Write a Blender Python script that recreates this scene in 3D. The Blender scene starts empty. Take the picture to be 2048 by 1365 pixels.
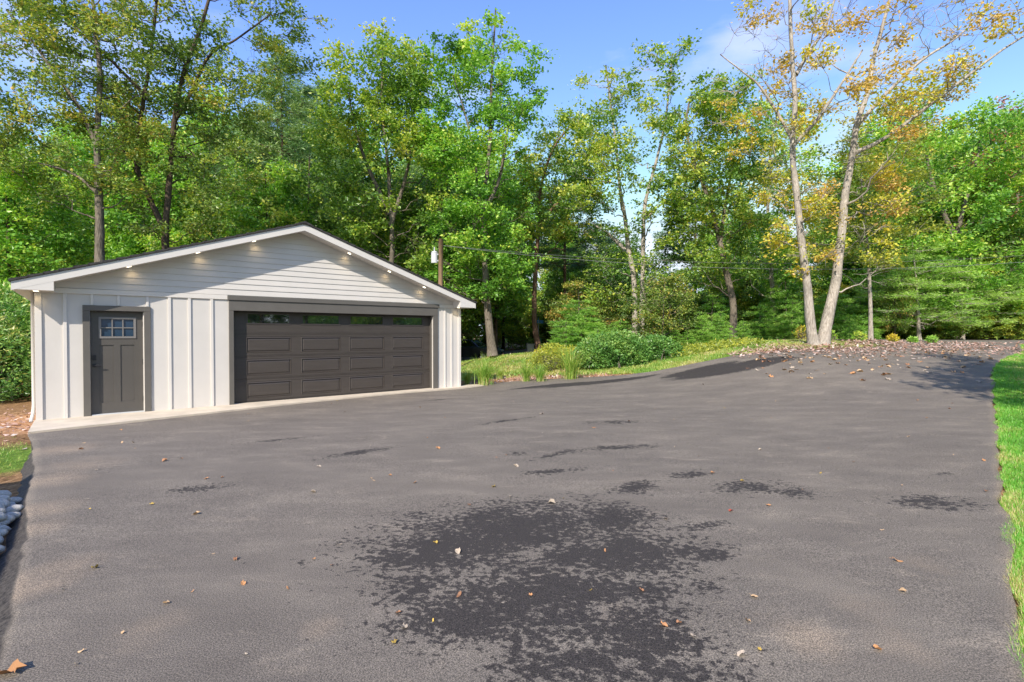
import bpy, math, random
import numpy as np
from mathutils import Vector, Matrix
R = math.radians
sc = bpy.context.scene
col = sc.collection

# ------------------------------------------------------------------ camera, sky, sun, exposure
EYE = np.array([0.0, 0.0, 1.61]); F = 1017.0; PITCH = R(-0.82)
cam_d = bpy.data.cameras.new('camera'); cam = bpy.data.objects.new('camera', cam_d); col.objects.link(cam)
cam.location = EYE; cam.rotation_euler = (R(90) + PITCH, 0, 0)
cam_d.sensor_width = 36; cam_d.lens = 36 * F / 2048; cam_d.clip_start = 0.05; cam_d.clip_end = 2000
sc.camera = cam
SUN_DIR = Vector((0.216, 0.705, -0.59)).normalized()          # the way the light travels
world = bpy.data.worlds.new('World'); sc.world = world; world.use_nodes = True
wn = world.node_tree.nodes; wl = world.node_tree.links; wn.clear()
sky = wn.new('ShaderNodeTexSky'); sky.sky_type = 'NISHITA'; sky.sun_disc = False
sky.sun_elevation = math.asin(-SUN_DIR.z)
sky.sun_rotation = math.atan2(-SUN_DIR.x, -SUN_DIR.y)
sky.altitude = 200; sky.air_density = 1.15; sky.dust_density = 0.6; sky.ozone_density = 3.0
# thin clouds: a soft white mixed over the sky by noise on the view direction
tc = wn.new('ShaderNodeTexCoord'); mp = wn.new('ShaderNodeMapping'); mp.inputs['Scale'].default_value = (1.6, 1.6, 4.2)
mp.inputs['Location'].default_value = (3.1, 1.7, 0.4)
nz = wn.new('ShaderNodeTexNoise'); nz.inputs['Scale'].default_value = 1.7; nz.inputs['Detail'].default_value = 7; nz.inputs['Roughness'].default_value = 0.55
cr = wn.new('ShaderNodeValToRGB'); cr.color_ramp.elements[0].position = 0.53; cr.color_ramp.elements[1].position = 0.80
cr.color_ramp.elements[1].color = (0.75, 0.75, 0.75, 1)
mx = wn.new('ShaderNodeMixRGB'); mx.inputs['Color2'].default_value = (3.0, 3.15, 3.5, 1)
hs = wn.new('ShaderNodeHueSaturation'); hs.inputs['Hue'].default_value = 0.517; hs.inputs['Saturation'].default_value = 1.15; hs.inputs['Value'].default_value = 1.04
bg = wn.new('ShaderNodeBackground'); bg.inputs['Strength'].default_value = 0.15
wo = wn.new('ShaderNodeOutputWorld')
wl.new(tc.outputs['Generated'], mp.inputs['Vector']); wl.new(mp.outputs[0], nz.inputs['Vector']); wl.new(nz.outputs['Fac'], cr.inputs[0])
wl.new(sky.outputs[0], hs.inputs['Color']); dk_ = wn.new('ShaderNodeMixRGB'); dk_.blend_type = 'DARKEN'; dk_.inputs[0].default_value = 1; dk_.inputs['Color2'].default_value = (3.0, 3.35, 3.9, 1); wl.new(hs.outputs[0], dk_.inputs['Color1']); wl.new(dk_.outputs[0], mx.inputs['Color1']); wl.new(cr.outputs[0], mx.inputs['Fac'])
wl.new(mx.outputs[0], bg.inputs['Color']); wl.new(bg.outputs[0], wo.inputs[0])
sun_d = bpy.data.lights.new('sun', 'SUN'); sun_d.energy = 2.9; sun_d.angle = R(0.53); sun_d.color = (1.0, 0.91, 0.78)
sun = bpy.data.objects.new('sun', sun_d); col.objects.link(sun)
sun.rotation_euler = SUN_DIR.to_track_quat('-Z', 'Y').to_euler()
sc.view_settings.view_transform = 'Standard'; sc.view_settings.look = 'None'
sc.view_settings.exposure = 1.14; sc.view_settings.gamma = 1; sc.view_settings.use_curve_mapping = False
sc.render.engine = 'CYCLES'
sc.cycles.max_bounces = 8; sc.cycles.diffuse_bounces = 4; sc.cycles.transmission_bounces = 4; sc.cycles.transparent_max_bounces = 8

# ------------------------------------------------------------------ helpers
def ray(px, py):
    vx, vz = (px - 1024) / F, (682.5 - py) / F
    c, s = math.cos(PITCH), math.sin(PITCH)
    return np.array([vx, c - vz * s, s + vz * c])
def P(px, py, d):
    r = ray(px, py); return EYE + r * (d / r[1])
def tag(o, label=None, cat=None, group=None, kind=None):
    if label: o['label'] = label
    if cat: o['category'] = cat
    if group: o['group'] = group
    if kind: o['kind'] = kind
    return o
def link(name, me, mat=None, parent=None):
    o = bpy.data.objects.new(name, me); col.objects.link(o)
    if mat is not None and len(me.materials) == 0: me.materials.append(mat)
    if parent is not None: o.parent = parent
    return o
def empty(name, loc, rz=0.0):
    o = bpy.data.objects.new(name, None); col.objects.link(o); o.location = loc; o.rotation_euler = (0, 0, rz); o.empty_display_size = 0.2
    return o
KIDS = {}
def copy_tree(o, parent=None):
    c = o.copy(); col.objects.link(c)
    if parent is not None: c.parent = parent
    for ch in [k for k in o.children]: copy_tree(ch, c)
    return c

class G:
    """collects vertices and faces (3 or 4 corners); build() links ONE mesh object"""
    def __init__(s): s.v = []; s.q = []; s.t = []; s.n = 0; s.tint = []
    def add(s, v, f):
        v = np.asarray(v, float).reshape(-1, 3); f = np.asarray(f, int)
        (s.q if f.shape[1] == 4 else s.t).append(f + s.n); s.v.append(v); s.n += len(v)
    def box(s, lo, hi, M=None):
        x0, y0, z0 = lo; x1, y1, z1 = hi
        v = np.array([[x0,y0,z0],[x1,y0,z0],[x1,y1,z0],[x0,y1,z0],[x0,y0,z1],[x1,y0,z1],[x1,y1,z1],[x0,y1,z1]], float)
        if M is not None: v = v @ np.array(M.to_3x3()).T + np.array(M.translation)
        s.add(v, [[0,3,2,1],[4,5,6,7],[0,1,5,4],[1,2,6,5],[2,3,7,6],[3,0,4,7]])
    def prism(s, poly, y0, y1, axis='y'):
        """poly: (a,b) outline extruded along an axis"""
        n = len(poly); a = []
        for yy in (y0, y1):
            for (p, q) in poly: a.append((p, yy, q) if axis == 'y' else ((yy, p, q) if axis == 'x' else (p, q, yy)))
        s.add(a, [[i, (i+1) % n, n + (i+1) % n, n + i] for i in range(n)])
        k = s.n - 2*n
        for i in range(1, n-1):
            s.t.append(np.array([[k, k+i+1, k+i], [k+n, k+n+i, k+n+i+1]]))
    def tube(s, pts, rad, sides=6, cap=True, wob=0.0, rng=None):
        pts = np.asarray(pts, float); n = len(pts); rad = np.broadcast_to(np.asarray(rad, float), (n,))
        d = np.gradient(pts, axis=0); d /= np.linalg.norm(d, axis=1)[:, None] + 1e-9
        up = np.array([0.0, 0, 1]) if abs(d[:, 2]).mean() < 0.7 else np.array([0.0, 1, 0])
        a = np.cross(d, up); a /= np.linalg.norm(a, axis=1)[:, None] + 1e-9; b = np.cross(d, a)
        th = np.linspace(0, 2*np.pi, sides, endpoint=False)
        rr = rad[:, None] * np.ones(sides)
        if wob and rng is not None: rr = rr * (1 + wob * rng.standard_normal((n, sides)))
        v = pts[:, None, :] + rr[..., None] * (a[:, None, :] * np.cos(th)[None, :, None] + b[:, None, :] * np.sin(th)[None, :, None])
        i = np.arange(n-1)[:, None] * sides; j = np.arange(sides)[None, :]; j2 = (j+1) % sides
        f = np.stack([i+j, i+j2, i+sides+j2, i+sides+j], -1).reshape(-1, 4)
        s.add(v.reshape(-1, 3), f)
        if cap:
            k = s.n - n*sides
            for m in range(1, sides-1): s.t.append(np.array([[k, k+m, k+m+1], [k+(n-1)*sides, k+(n-1)*sides+m+1, k+(n-1)*sides+m]]))
    def mesh(s, name, smooth=False):
        V = np.concatenate(s.v) if s.v else np.zeros((0, 3)); me = bpy.data.meshes.new(name)
        q = np.concatenate(s.q) if s.q else np.zeros((0, 4), int); t = np.concatenate(s.t) if s.t else np.zeros((0, 3), int)
        me.vertices.add(len(V)); me.vertices.foreach_set('co', V.astype(np.float32).ravel())
        me.loops.add(q.size + t.size); me.polygons.add(len(q) + len(t))
        me.loops.foreach_set('vertex_index', np.concatenate([q.ravel(), t.ravel()]).astype(np.int32))
        me.polygons.foreach_set('loop_start', np.concatenate([np.arange(len(q))*4, q.size + np.arange(len(t))*3]).astype(np.int32))
        me.polygons.foreach_set('use_smooth', np.full(len(q)+len(t), bool(smooth)))
        me.update(calc_edges=True)
        if s.tint:
            at = me.attributes.new('tint', 'FLOAT', 'FACE'); at.data.foreach_set('value', np.concatenate(s.tint).astype(np.float32))
        return me
    def build(s, name, mat, parent=None, smooth=False, bev=0.0):
        o = link(name, s.mesh(name, smooth), mat, parent)
        if bev:
            m = o.modifiers.new('bevel', 'BEVEL'); m.width = bev; m.segments = 1; m.limit_method = 'ANGLE'; m.angle_limit = R(40)
        return o

# ------------------------------------------------------------------ materials
def nodes(name):
    m = bpy.data.materials.new(name); m.use_nodes = True
    nt = m.node_tree; return m, nt.nodes, nt.links, nt.nodes['Principled BSDF']
def ramp(N, stops, interp='LINEAR'):
    r = N.new('ShaderNodeValToRGB'); e = r.color_ramp.elements; r.color_ramp.interpolation = interp
    while len(e) < len(stops): e.new(0.5)
    for i, (p, c) in enumerate(stops):
        e[i].position = p; e[i].color = (*c, 1) if len(c) == 3 else c
    return r
def noise(N, L, scale, detail=4, rough=0.55, vec=None, stretch=None, dist=0.0):
    n = N.new('ShaderNodeTexNoise'); n.inputs['Scale'].default_value = scale; n.inputs['Detail'].default_value = detail
    n.inputs['Roughness'].default_value = rough; n.inputs['Distortion'].default_value = dist
    g = N.new('ShaderNodeNewGeometry') if vec is None else None
    src = g.outputs['Position'] if vec is None else vec
    if stretch is not None:
        mpn = N.new('ShaderNodeMapping'); mpn.inputs['Scale'].default_value = stretch[0]; mpn.inputs['Rotation'].default_value = (0, 0, stretch[1])
        L.new(src, mpn.inputs['Vector']); src = mpn.outputs[0]
    L.new(src, n.inputs['Vector']); return n
def mix(N, L, fac, a, b, mode='MIX'):
    m = N.new('ShaderNodeMixRGB'); m.blend_type = mode
    for k, v in ((0, fac), (1, a), (2, b)):
        if hasattr(v, 'is_linked') or hasattr(v, 'links'): L.new(v, m.inputs[k])
        elif isinstance(v, tuple): m.inputs[k].default_value = (*v, 1)
        else: m.inputs[k].default_value = v
    return m.outputs[0]
def paint(name, c, rough=0.55, var=0.08, scale=3.0, bump=0.0, bscale=60, metal=0.0, spec=0.4, vstretch=None):
    m, N, L, b = nodes(name)
    tcn = N.new('ShaderNodeTexCoord')
    n = noise(N, L, scale, 5, 0.6, tcn.outputs['Object'], vstretch)
    lo = tuple(max(0, x*(1-var)) for x in c); hi = tuple(min(1, x*(1+var)) for x in c)
    r = ramp(N, [(0.3, lo), (0.7, hi)]); L.new(n.outputs['Fac'], r.inputs[0]); L.new(r.outputs[0], b.inputs['Base Color'])
    b.inputs['Roughness'].default_value = rough; b.inputs['Metallic'].default_value = metal; b.inputs['Specular IOR Level'].default_value = spec
    if bump:
        n2 = noise(N, L, bscale, 3, 0.6, tcn.outputs['Object']); bp = N.new('ShaderNodeBump'); bp.inputs['Strength'].default_value = bump; bp.inputs['Distance'].default_value = 0.01
        L.new(n2.outputs['Fac'], bp.inputs['Height']); L.new(bp.outputs[0], b.inputs['Normal'])
    return m
def leafmat(name, stops, trans=0.37, rough=0.42):
    m, N, L, b = nodes(name)
    a = N.new('ShaderNodeAttribute'); a.attribute_name = 'tint'
    oi = N.new('ShaderNodeObjectInfo'); ad = N.new('ShaderNodeMath'); ad.operation = 'MULTIPLY_ADD'; ad.inputs[1].default_value = 0.14; 
    L.new(oi.outputs['Random'], ad.inputs[0]); L.new(a.outputs['Fac'], ad.inputs[2])
    r = ramp(N, [(p, tuple(min(.7, x*k) for x, k in zip(c, (2.6, 2.42, 2.8)))) for p, c in stops]); L.new(ad.outputs[0], r.inputs[0])
    L.new(r.outputs[0], b.inputs['Base Color']); b.inputs['Roughness'].default_value = rough; b.inputs['Specular IOR Level'].default_value = 0.6
    t = N.new('ShaderNodeBsdfTranslucent'); tm = mix(N, L, 1.0, r.outputs[0], (1.25, 1.3, 0.55), 'MULTIPLY'); L.new(tm, t.inputs['Color'])
    ms = N.new('ShaderNodeMixShader'); ms.inputs[0].default_value = trans
    L.new(b.outputs[0], ms.inputs[1]); L.new(t.outputs[0], ms.inputs[2]); L.new(ms.outputs[0], N['Material Output'].inputs['Surface'])
    return m
def barkmat(name, dark, light, patch=None, scale=6):
    m, N, L, b = nodes(name); tcn = N.new('ShaderNodeTexCoord')
    n = noise(N, L, scale, 6, 0.65, tcn.outputs['Object'], ((5, 5, 0.9), 0))
    r = ramp(N, [(0.32, dark), (0.68, light)]); L.new(n.outputs['Fac'], r.inputs[0]); c = r.outputs[0]
    n3 = noise(N, L, 1.3, 4, 0.6, tcn.outputs['Object'])
    r3 = ramp(N, [(0.35, (0.7, 0.7, 0.68)), (0.7, (1.12, 1.1, 1.05))]); L.new(n3.outputs['Fac'], r3.inputs[0]); c = mix(N, L, 1.0, c, r3.outputs[0], 'MULTIPLY')
    L.new(c, b.inputs['Base Color']); b.inputs['Roughness'].default_value = 0.9; b.inputs['Specular IOR Level'].default_value = 0.15
    bp = N.new('ShaderNodeBump'); bp.inputs['Strength'].default_value = 0.8; bp.inputs['Distance'].default_value = 0.04
    L.new(n.outputs['Fac'], bp.inputs['Height']); L.new(bp.outputs[0], b.inputs['Normal']); return m

M = {}
M['white'] = paint('white_siding_paint', (0.60, 0.572, 0.54), 0.5, 0.035, 2.0, 0.15, 120)
M['trim'] = paint('white_trim_paint', (0.65, 0.62, 0.585), 0.45, 0.03, 1.5, 0.08, 80)
M['grey'] = paint('grey_trim_paint', (0.118, 0.110, 0.100), 0.5, 0.07, 2.5, 0.15, 90)
M['gdoor'] = paint('charcoal_door_paint', (0.062, 0.053, 0.048), 0.42, 0.12, 3.0, 0.25, 160, vstretch=((0.5, 1, 6), 0))
M['edoor'] = paint('grey_entry_door_paint', (0.090, 0.083, 0.076), 0.42, 0.05, 2.0)
M['black'] = paint('matt_black_metal', (0.03, 0.03, 0.032), 0.4, 0.1, 8)
M['dark'] = paint('dark_interior', (0.03, 0.03, 0.03), 0.9, 0.1)
M['concrete'] = paint('pale_concrete', (0.56, 0.485, 0.39), 0.85, 0.16, 2.2, 0.3, 60)
M['stone'] = paint('river_stone', (0.46, 0.435, 0.40), 0.75, 0.3, 6, 0.35, 45)
M['shingle'] = paint('charcoal_shingle', (0.045, 0.042, 0.042), 0.9, 0.3, 20, 0.6, 120)
M['wood_pole'] = paint('weathered_pole_wood', (0.33, 0.215, 0.13), 0.85, 0.3, 6, 0.4, 40, vstretch=((4, 4, 0.5), 0))
M['metal'] = paint('pale_galvanised_metal', (0.55, 0.57, 0.58), 0.4, 0.05, 4)
M['wire'] = paint('weathered_wire', (0.16, 0.16, 0.165), 0.6, 0.1)
M['brick'] = paint('red_brick_wall', (0.33, 0.15, 0.09), 0.85, 0.25, 12, 0.3, 40)
M['roofgrey'] = paint('grey_roof_far', (0.22, 0.22, 0.23), 0.9, 0.15, 4)
def glass(name, tint=(0.02, 0.022, 0.025), rough=0.03):
    m, N, L, b = nodes(name); b.inputs['Base Color'].default_value = (*tint, 1); b.inputs['Roughness'].default_value = rough
    b.inputs['Specular IOR Level'].default_value = 1.0; b.inputs['IOR'].default_value = 1.6
    tcn = N.new('ShaderNodeTexCoord'); n2 = noise(N, L, 1.5, 2, 0.5, tcn.outputs['Object']); bp = N.new('ShaderNodeBump'); bp.inputs['Strength'].default_value = 0.04; bp.inputs['Distance'].default_value = 0.02
    L.new(n2.outputs['Fac'], bp.inputs['Height']); L.new(bp.outputs[0], b.inputs['Normal']); return m
M['glass'] = glass('dark_window_glass')
M['bglass'] = glass('blue_tinted_glass', (0.02, 0.045, 0.085), 0.08); M['bglass'].node_tree.nodes['Principled BSDF'].inputs['Specular IOR Level'].default_value = .25
M['glass'].node_tree.nodes['Principled BSDF'].inputs['IOR'].default_value = 2.5
M['carpaint'] = paint('dark_blue_car_paint', (0.06, 0.08, 0.105), 0.2, 0.05, 3, spec=0.8)
M['tyre'] = paint('tyre_rubber', (0.02, 0.02, 0.02), 0.8, 0.1)
M['signblue'] = paint('blue_sign', (0.03, 0.25, 0.45), 0.4, 0.05)
M['signgreen'] = paint('green_post', (0.03, 0.20, 0.09), 0.5, 0.08)
def lampmat():
    m, N, L, b = nodes('lit_lamp_lens'); b.inputs['Emission Color'].default_value = (1, 0.86, 0.62, 1); b.inputs['Emission Strength'].default_value = 3; return m
M['lamp'] = lampmat()

# leaf colours run from tint 0 (deep green) to 1 (turned leaves)
M['leaf_green'] = leafmat('green_leaves', [(0.0, (0.022, 0.055, 0.010)), (0.35, (0.060, 0.125, 0.018)), (0.62, (0.115, 0.185, 0.025)), (0.85, (0.22, 0.26, 0.035)), (1.0, (0.38, 0.26, 0.05))])
M['leaf_bright'] = leafmat('bright_green_leaves', [(0.0, (0.030, 0.085, 0.012)), (0.35, (0.075, 0.175, 0.020)), (0.65, (0.14, 0.25, 0.030)), (0.9, (0.26, 0.31, 0.045)), (1.0, (0.40, 0.30, 0.06))])
M['leaf_olive'] = leafmat('olive_oak_leaves', [(0.0, (0.030, 0.062, 0.013)), (0.40, (0.078, 0.13, 0.022)), (0.70, (0.155, 0.19, 0.033)), (0.90, (0.24, 0.19, 0.04)), (1.0, (0.33, 0.16, 0.045))])
M['leaf_autumn'] = leafmat('yellow_orange_leaves', [(0.0, (0.07, 0.11, 0.015)), (0.30, (0.17, 0.20, 0.03)), (0.55, (0.34, 0.27, 0.025)), (0.8, (0.50, 0.22, 0.02)), (1.0, (0.50, 0.19, 0.06))])
M['leaf_red'] = leafmat('dull_red_leaves', [(0.0, (0.10, 0.07, 0.04)), (0.4, (0.22, 0.07, 0.04)), (0.8, (0.34, 0.10, 0.06)), (1.0, (0.4, 0.2, 0.08))])
M['pine'] = leafmat('pine_needles', [(0.0, (0.022, 0.060, 0.022)), (0.5, (0.060, 0.120, 0.040)), (1.0, (0.13, 0.19, 0.06))], 0.2)
M['sapling'] = leafmat('soft_green_needles', [(0.0, (0.040, 0.110, 0.015)), (0.5, (0.095, 0.20, 0.025)), (1.0, (0.18, 0.28, 0.05))], 0.3)
M['shrubleaf'] = leafmat('glossy_shrub_leaves', [(0.0, (0.020, 0.055, 0.012)), (0.45, (0.050, 0.125, 0.022)), (0.8, (0.12, 0.20, 0.04)), (1.0, (0.25, 0.22, 0.07))], 0.25, 0.38)
M['blade'] = leafmat('grass_blades', [(0.0, (0.045, 0.11, 0.014)), (0.5, (0.075, 0.23, 0.022)), (0.74, (0.13, 0.23, 0.03)), (0.86, (0.25, 0.24, 0.08)), (1.0, (0.30, 0.22, 0.12))], 0.35)
M['straw'] = leafmat('straw_grass_blades', [(0.0, (0.06, 0.14, 0.016)), (0.45, (0.115, 0.20, 0.03)), (0.7, (0.23, 0.235, 0.06)), (0.9, (0.32, 0.25, 0.12)), (1.0, (0.35, 0.27, 0.15))], 0.35)
M['dryleaf'] = leafmat('dry_fallen_leaves', [(0.0, (0.05, 0.028, 0.017)), (0.4, (0.14, 0.090, 0.060)), (0.7, (0.24, 0.17, 0.125)), (0.85, (0.30, 0.25, 0.20)), (1.0, (0.30, 0.26, 0.22))], 0.15, 0.7)
M['bark_pale'] = barkmat('pale_grey_bark', (0.24, 0.205, 0.18), (0.60, 0.55, 0.50))
M['bark_mid'] = barkmat('grey_brown_bark', (0.09, 0.075, 0.06), (0.30, 0.26, 0.22))
M['bark_dark'] = barkmat('dark_brown_bark', (0.045, 0.035, 0.028), (0.16, 0.12, 0.09))
M['bark_pine'] = barkmat('reddish_pine_bark', (0.09, 0.055, 0.04), (0.30, 0.19, 0.14))

# ------------------------------------------------------------------ the lie of the land
CP = np.array([(0,0,0),(-7.7,8.1,0.015),(-5.95,10.34,.015),(-4.6,12.2,.02),(-3.1,14,.02),(-8,9,0),(-9,3,0),(-5,5,0),(0,8,0.02),(-1.5,15,0),(-3,12,0),(-12,14,-.05),(-5,20,-.1),(3,3,0.0),(-8,0,0),(0,-8,0),(8,-8,.2),(-4,9.5,0),(-7,16,0),(-10,20,-.1),
 (6.3,6.4,.13),(9.9,10.5,.28),(12.8,13.5,.65),(17,17,1.0),(19,19,1.18),(24,24,1.3),(4.4,16.5,.36),(4.3,18.5,.62),(1.8,16.1,.20),(.5,15.8,.13),(-.9,15.6,.03),
 (8.5,15,.92),(11,18.2,1.25),(8,16.5,.98),(14,19,1.27),(16,21,1.32),(8,24,1.12),(13,28,1.2),(-.9,24,.5),(-3.2,23,.05),(-1.2,19,.1),(1,38,.4),(-3.2,36,-.3),(-15,40,-.5),(20,45,1.3),(40,40,1.4),(40,20,1.5),(16,10,.8),(20,5,.7),
 (-30,30,-.5),(-25,5,-.3),(-15,-20,0),(0,60,.3),(60,80,1.3),(-60,80,-.5),(-60,0,-.5),(60,-20,1.2),(0,-60,0),(-60,-60,0),(60,-60,.6),(5,5,.06),(7,11,.24),(3,12,.08),(0,12,.02),(11.3,16.2,.92)], float)
def _tps():
    X = CP[:, :2]; n = len(X); r2 = ((X[:, None] - X[None]) ** 2).sum(-1)
    K = 0.5 * r2 * np.log(r2 + 1e-9) + 0.02 * np.eye(n); Pm = np.c_[np.ones(n), X]
    A = np.zeros((n+3, n+3)); A[:n, :n] = K; A[:n, n:] = Pm; A[n:, :n] = Pm.T
    return np.linalg.solve(A, np.r_[CP[:, 2], 0, 0, 0])
_W = _tps()
def H(x, y):
    x = np.asarray(x, float); y = np.asarray(y, float); s = x.shape
    q = np.stack([np.clip(x.ravel(), -60, 60), np.clip(y.ravel(), -60, 80)], -1); out = np.zeros(len(q))
    for i in range(0, len(q), 20000):
        r2 = ((q[i:i+20000, None] - CP[None, :, :2]) ** 2).sum(-1)
        out[i:i+20000] = (0.5 * r2 * np.log(r2 + 1e-9)) @ _W[:len(CP)] + _W[-3] + q[i:i+20000] @ _W[-2:]
    return out.reshape(s)
def h1(x, y): return float(H(np.array([x]), np.array([y]))[0])
def ground_at(px, py):
    """where the line of sight through a pixel meets the ground"""
    r = ray(px, py)
    t = np.concatenate([np.arange(0.6, 12, 0.02), np.arange(12, 90, 0.05)]); q = EYE + r * t[:, None]
    below = np.where(q[:, 2] < H(q[:, 0], q[:, 1]))[0]
    return q[below[0]] if len(below) else q[-1]

def grid_mesh(name, X, Y, Z, mat, smooth=True, attrs=None):
    ny, nx = X.shape; g = G(); i = np.arange(ny-1)[:, None]*nx; j = np.arange(nx-1)[None, :]
    g.add(np.stack([X, Y, Z], -1).reshape(-1, 3), np.stack([i+j, i+j+1, i+nx+j+1, i+nx+j], -1).reshape(-1, 4))
    o = g.build(name, mat, None, smooth)
    for k, v in (attrs or {}).items():
        at = o.data.attributes.new(k, 'FLOAT', 'POINT'); at.data.foreach_set('value', v.astype(np.float32).ravel())
    return o

# outline of the driveway: x of the left and right edge for each y
LOC = np.array([-8.609, 9.175, 0.0]); U = np.array([0.7648, 0.6442, 0.0]); NN = np.array([-0.6442, 0.7648, 0.0])
def gl(s, y, z=0.0): return LOC + U*s + NN*y + np.array([0, 0, z])
apron_front = [(-0.02, -1.42), (1.4, -1.17), (2.78, -0.92), (4.5, -0.58), (7.0, -0.34), (9.9, -0.22), (10.7, 0.0)]
LE = [(-1.6, -8), (-1.9, 0.5), (-2.45, 2.41), (-3.62, 3.77), (-4.7, 4.91), (-5.75, 6.1), (-6.8, 7.2)] + [tuple(gl(s, y)[:2]) for s, y in apron_front]
for px, py in ((1060, 774), (1170, 766), (1290, 746), (1400, 725), (1530, 703), (1620, 698), (1700, 696), (1800, 693)):
    g_ = ground_at(px, py); LE.append((g_[0], g_[1]))
LE.append((13.5, 19.6)); LE.append((14.5, 20.6))
LE = np.array(LE)
for i in range(1, len(LE)): LE[i, 1] = max(LE[i, 1], LE[i-1, 1] + 0.04)
RE = np.array([(3.2, -8), (1.2, 0.5), (2.81, 2.79)] + [tuple(ground_at(px, py)[:2]) for px, py in ((2012, 1010), (2000, 900), (1993, 820), (1984, 752), (1990, 731), (2012, 715), (2046, 703))] + [(19.5, 19.5), (24, 21)])
RE[0] = (8.0, -8); RE[1] = (1.4, 1.3)
for i in range(1, len(RE)): RE[i, 1] = max(RE[i, 1], RE[i-1, 1] + 0.04)
def left_x(y): return np.interp(y, LE[:, 1], LE[:, 0])
def right_x(y): return np.interp(y, RE[:, 1], RE[:, 0])

# ------------------------------------------------------------------ asphalt
def asphalt(name, road=False):
    m, N, L, b = nodes(name)
    fine = noise(N, L, 140, 2, 0.6); mid = noise(N, L, 1.1, 5, 0.6, None, ((1.0, 2.4, 1), R(-25)))
    big = noise(N, L, 0.33, 4, 0.6, None, ((1.0, 2.2, 1), R(20)))
    base = ramp(N, [(0.28, (0.133, 0.116, 0.101)), (0.52, (0.160, 0.140, 0.121)), (0.75, (0.210, 0.183, 0.154))]); L.new(mid.outputs['Fac'], base.inputs[0])
    bigr = ramp(N, [(0.3, (0.90, 0.90, 0.90)), (0.7, (1.09, 1.08, 1.05))]); L.new(big.outputs['Fac'], bigr.inputs[0])
    c = mix(N, L, 1.0, base.outputs[0], bigr.outputs[0], 'MULTIPLY')
    # pale dusty smears
    dn = noise(N, L, 1.7, 8, 0.74, None, ((0.9, 2.0, 1), R(-32)), 0.8); dr = ramp(N, [(0.57, (0, 0, 0)), (0.80, (1, 1, 1))]); L.new(dn.outputs['Fac'], dr.inputs[0])
    dm = N.new('ShaderNodeMath'); dm.operation = 'MULTIPLY'; dm.inputs[1].default_value = 0.62; L.new(dr.outputs[0], dm.inputs[0])
    c = mix(N, L, dm.outputs[0], c, (0.36, 0.30, 0.235))
    if not road:
        # washed-in red soil where the attribute says so
        a2 = N.new('ShaderNodeAttribute'); a2.attribute_name = 'soil'
        sn = noise(N, L, 3.2, 6, 0.7); sm = N.new('ShaderNodeMath'); sm.operation = 'MULTIPLY'; L.new(a2.outputs['Fac'], sm.inputs[0]); L.new(sn.outputs['Fac'], sm.inputs[1])
        sr = ramp(N, [(0.16, (0, 0, 0)), (0.75, (.75, .75, .75))]); L.new(sm.outputs[0], sr.inputs[0]); c = mix(N, L, sr.outputs[0], c, (0.33, 0.255, 0.185))
    # light grit and dark pits
    vo = N.new('ShaderNodeTexVoronoi'); vo.inputs['Scale'].default_value = 42; gp = N.new('ShaderNodeNewGeometry'); L.new(gp.outputs['Position'], vo.inputs['Vector'])
    vr = ramp(N, [(0.0, (1, 1, 1)), (0.14, (0, 0, 0))]); L.new(vo.outputs['Distance'], vr.inputs[0])
    vs = N.new('ShaderNodeSeparateColor'); L.new(vo.outputs['Color'], vs.inputs[0]); vt = N.new('ShaderNodeMath'); vt.operation = 'GREATER_THAN'; vt.inputs[1].default_value = 0.86; L.new(vs.outputs[0], vt.inputs[0])
    vm = N.new('ShaderNodeMath'); vm.operation = 'MULTIPLY'; L.new(vr.outputs[0], vm.inputs[0]); L.new(vt.outputs[0], vm.inputs[1])
    fr = ramp(N, [(0.32, (0.35, 0.35, 0.35)), (0.5, (1, 1, 1)), (0.68, (1.9, 1.84, 1.78))]); L.new(fine.outputs['Fac'], fr.inputs[0]); c = mix(N, L, 1.0, c, fr.outputs[0], 'MULTIPLY')
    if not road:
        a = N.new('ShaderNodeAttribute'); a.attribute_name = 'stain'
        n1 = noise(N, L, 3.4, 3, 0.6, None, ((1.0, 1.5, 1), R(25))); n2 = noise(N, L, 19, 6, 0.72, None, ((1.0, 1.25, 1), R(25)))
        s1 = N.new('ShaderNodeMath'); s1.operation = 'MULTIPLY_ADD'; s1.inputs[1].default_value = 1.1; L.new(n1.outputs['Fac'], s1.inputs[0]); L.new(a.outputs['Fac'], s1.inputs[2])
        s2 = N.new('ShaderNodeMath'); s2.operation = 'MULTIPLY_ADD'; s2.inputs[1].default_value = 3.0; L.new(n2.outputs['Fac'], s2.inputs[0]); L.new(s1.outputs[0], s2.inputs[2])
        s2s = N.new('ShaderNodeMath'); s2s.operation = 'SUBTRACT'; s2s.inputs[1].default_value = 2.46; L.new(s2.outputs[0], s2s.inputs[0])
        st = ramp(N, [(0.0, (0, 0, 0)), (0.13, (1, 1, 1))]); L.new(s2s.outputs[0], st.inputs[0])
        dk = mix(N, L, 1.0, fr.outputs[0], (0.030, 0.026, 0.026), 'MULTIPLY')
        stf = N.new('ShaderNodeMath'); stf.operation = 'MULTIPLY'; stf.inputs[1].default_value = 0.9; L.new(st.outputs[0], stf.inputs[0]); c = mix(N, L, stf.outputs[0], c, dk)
    if not road:
        al = N.new('ShaderNodeAttribute'); al.attribute_name = 'lip'; lc = ramp(N, [(0.35, (0.018, 0.016, 0.015)), (0.6, (0.085, 0.075, 0.068))]); ln = noise(N, L, 38, 4, 0.7); L.new(ln.outputs['Fac'], lc.inputs[0]); c = mix(N, L, al.outputs['Fac'], c, lc.outputs[0])
    c = mix(N, L, vm.outputs[0], c, (0.42, 0.38, 0.33))
    L.new(c, b.inputs['Base Color']); b.inputs['Roughness'].default_value = 0.82; b.inputs['Specular IOR Level'].default_value = 0.3
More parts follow.
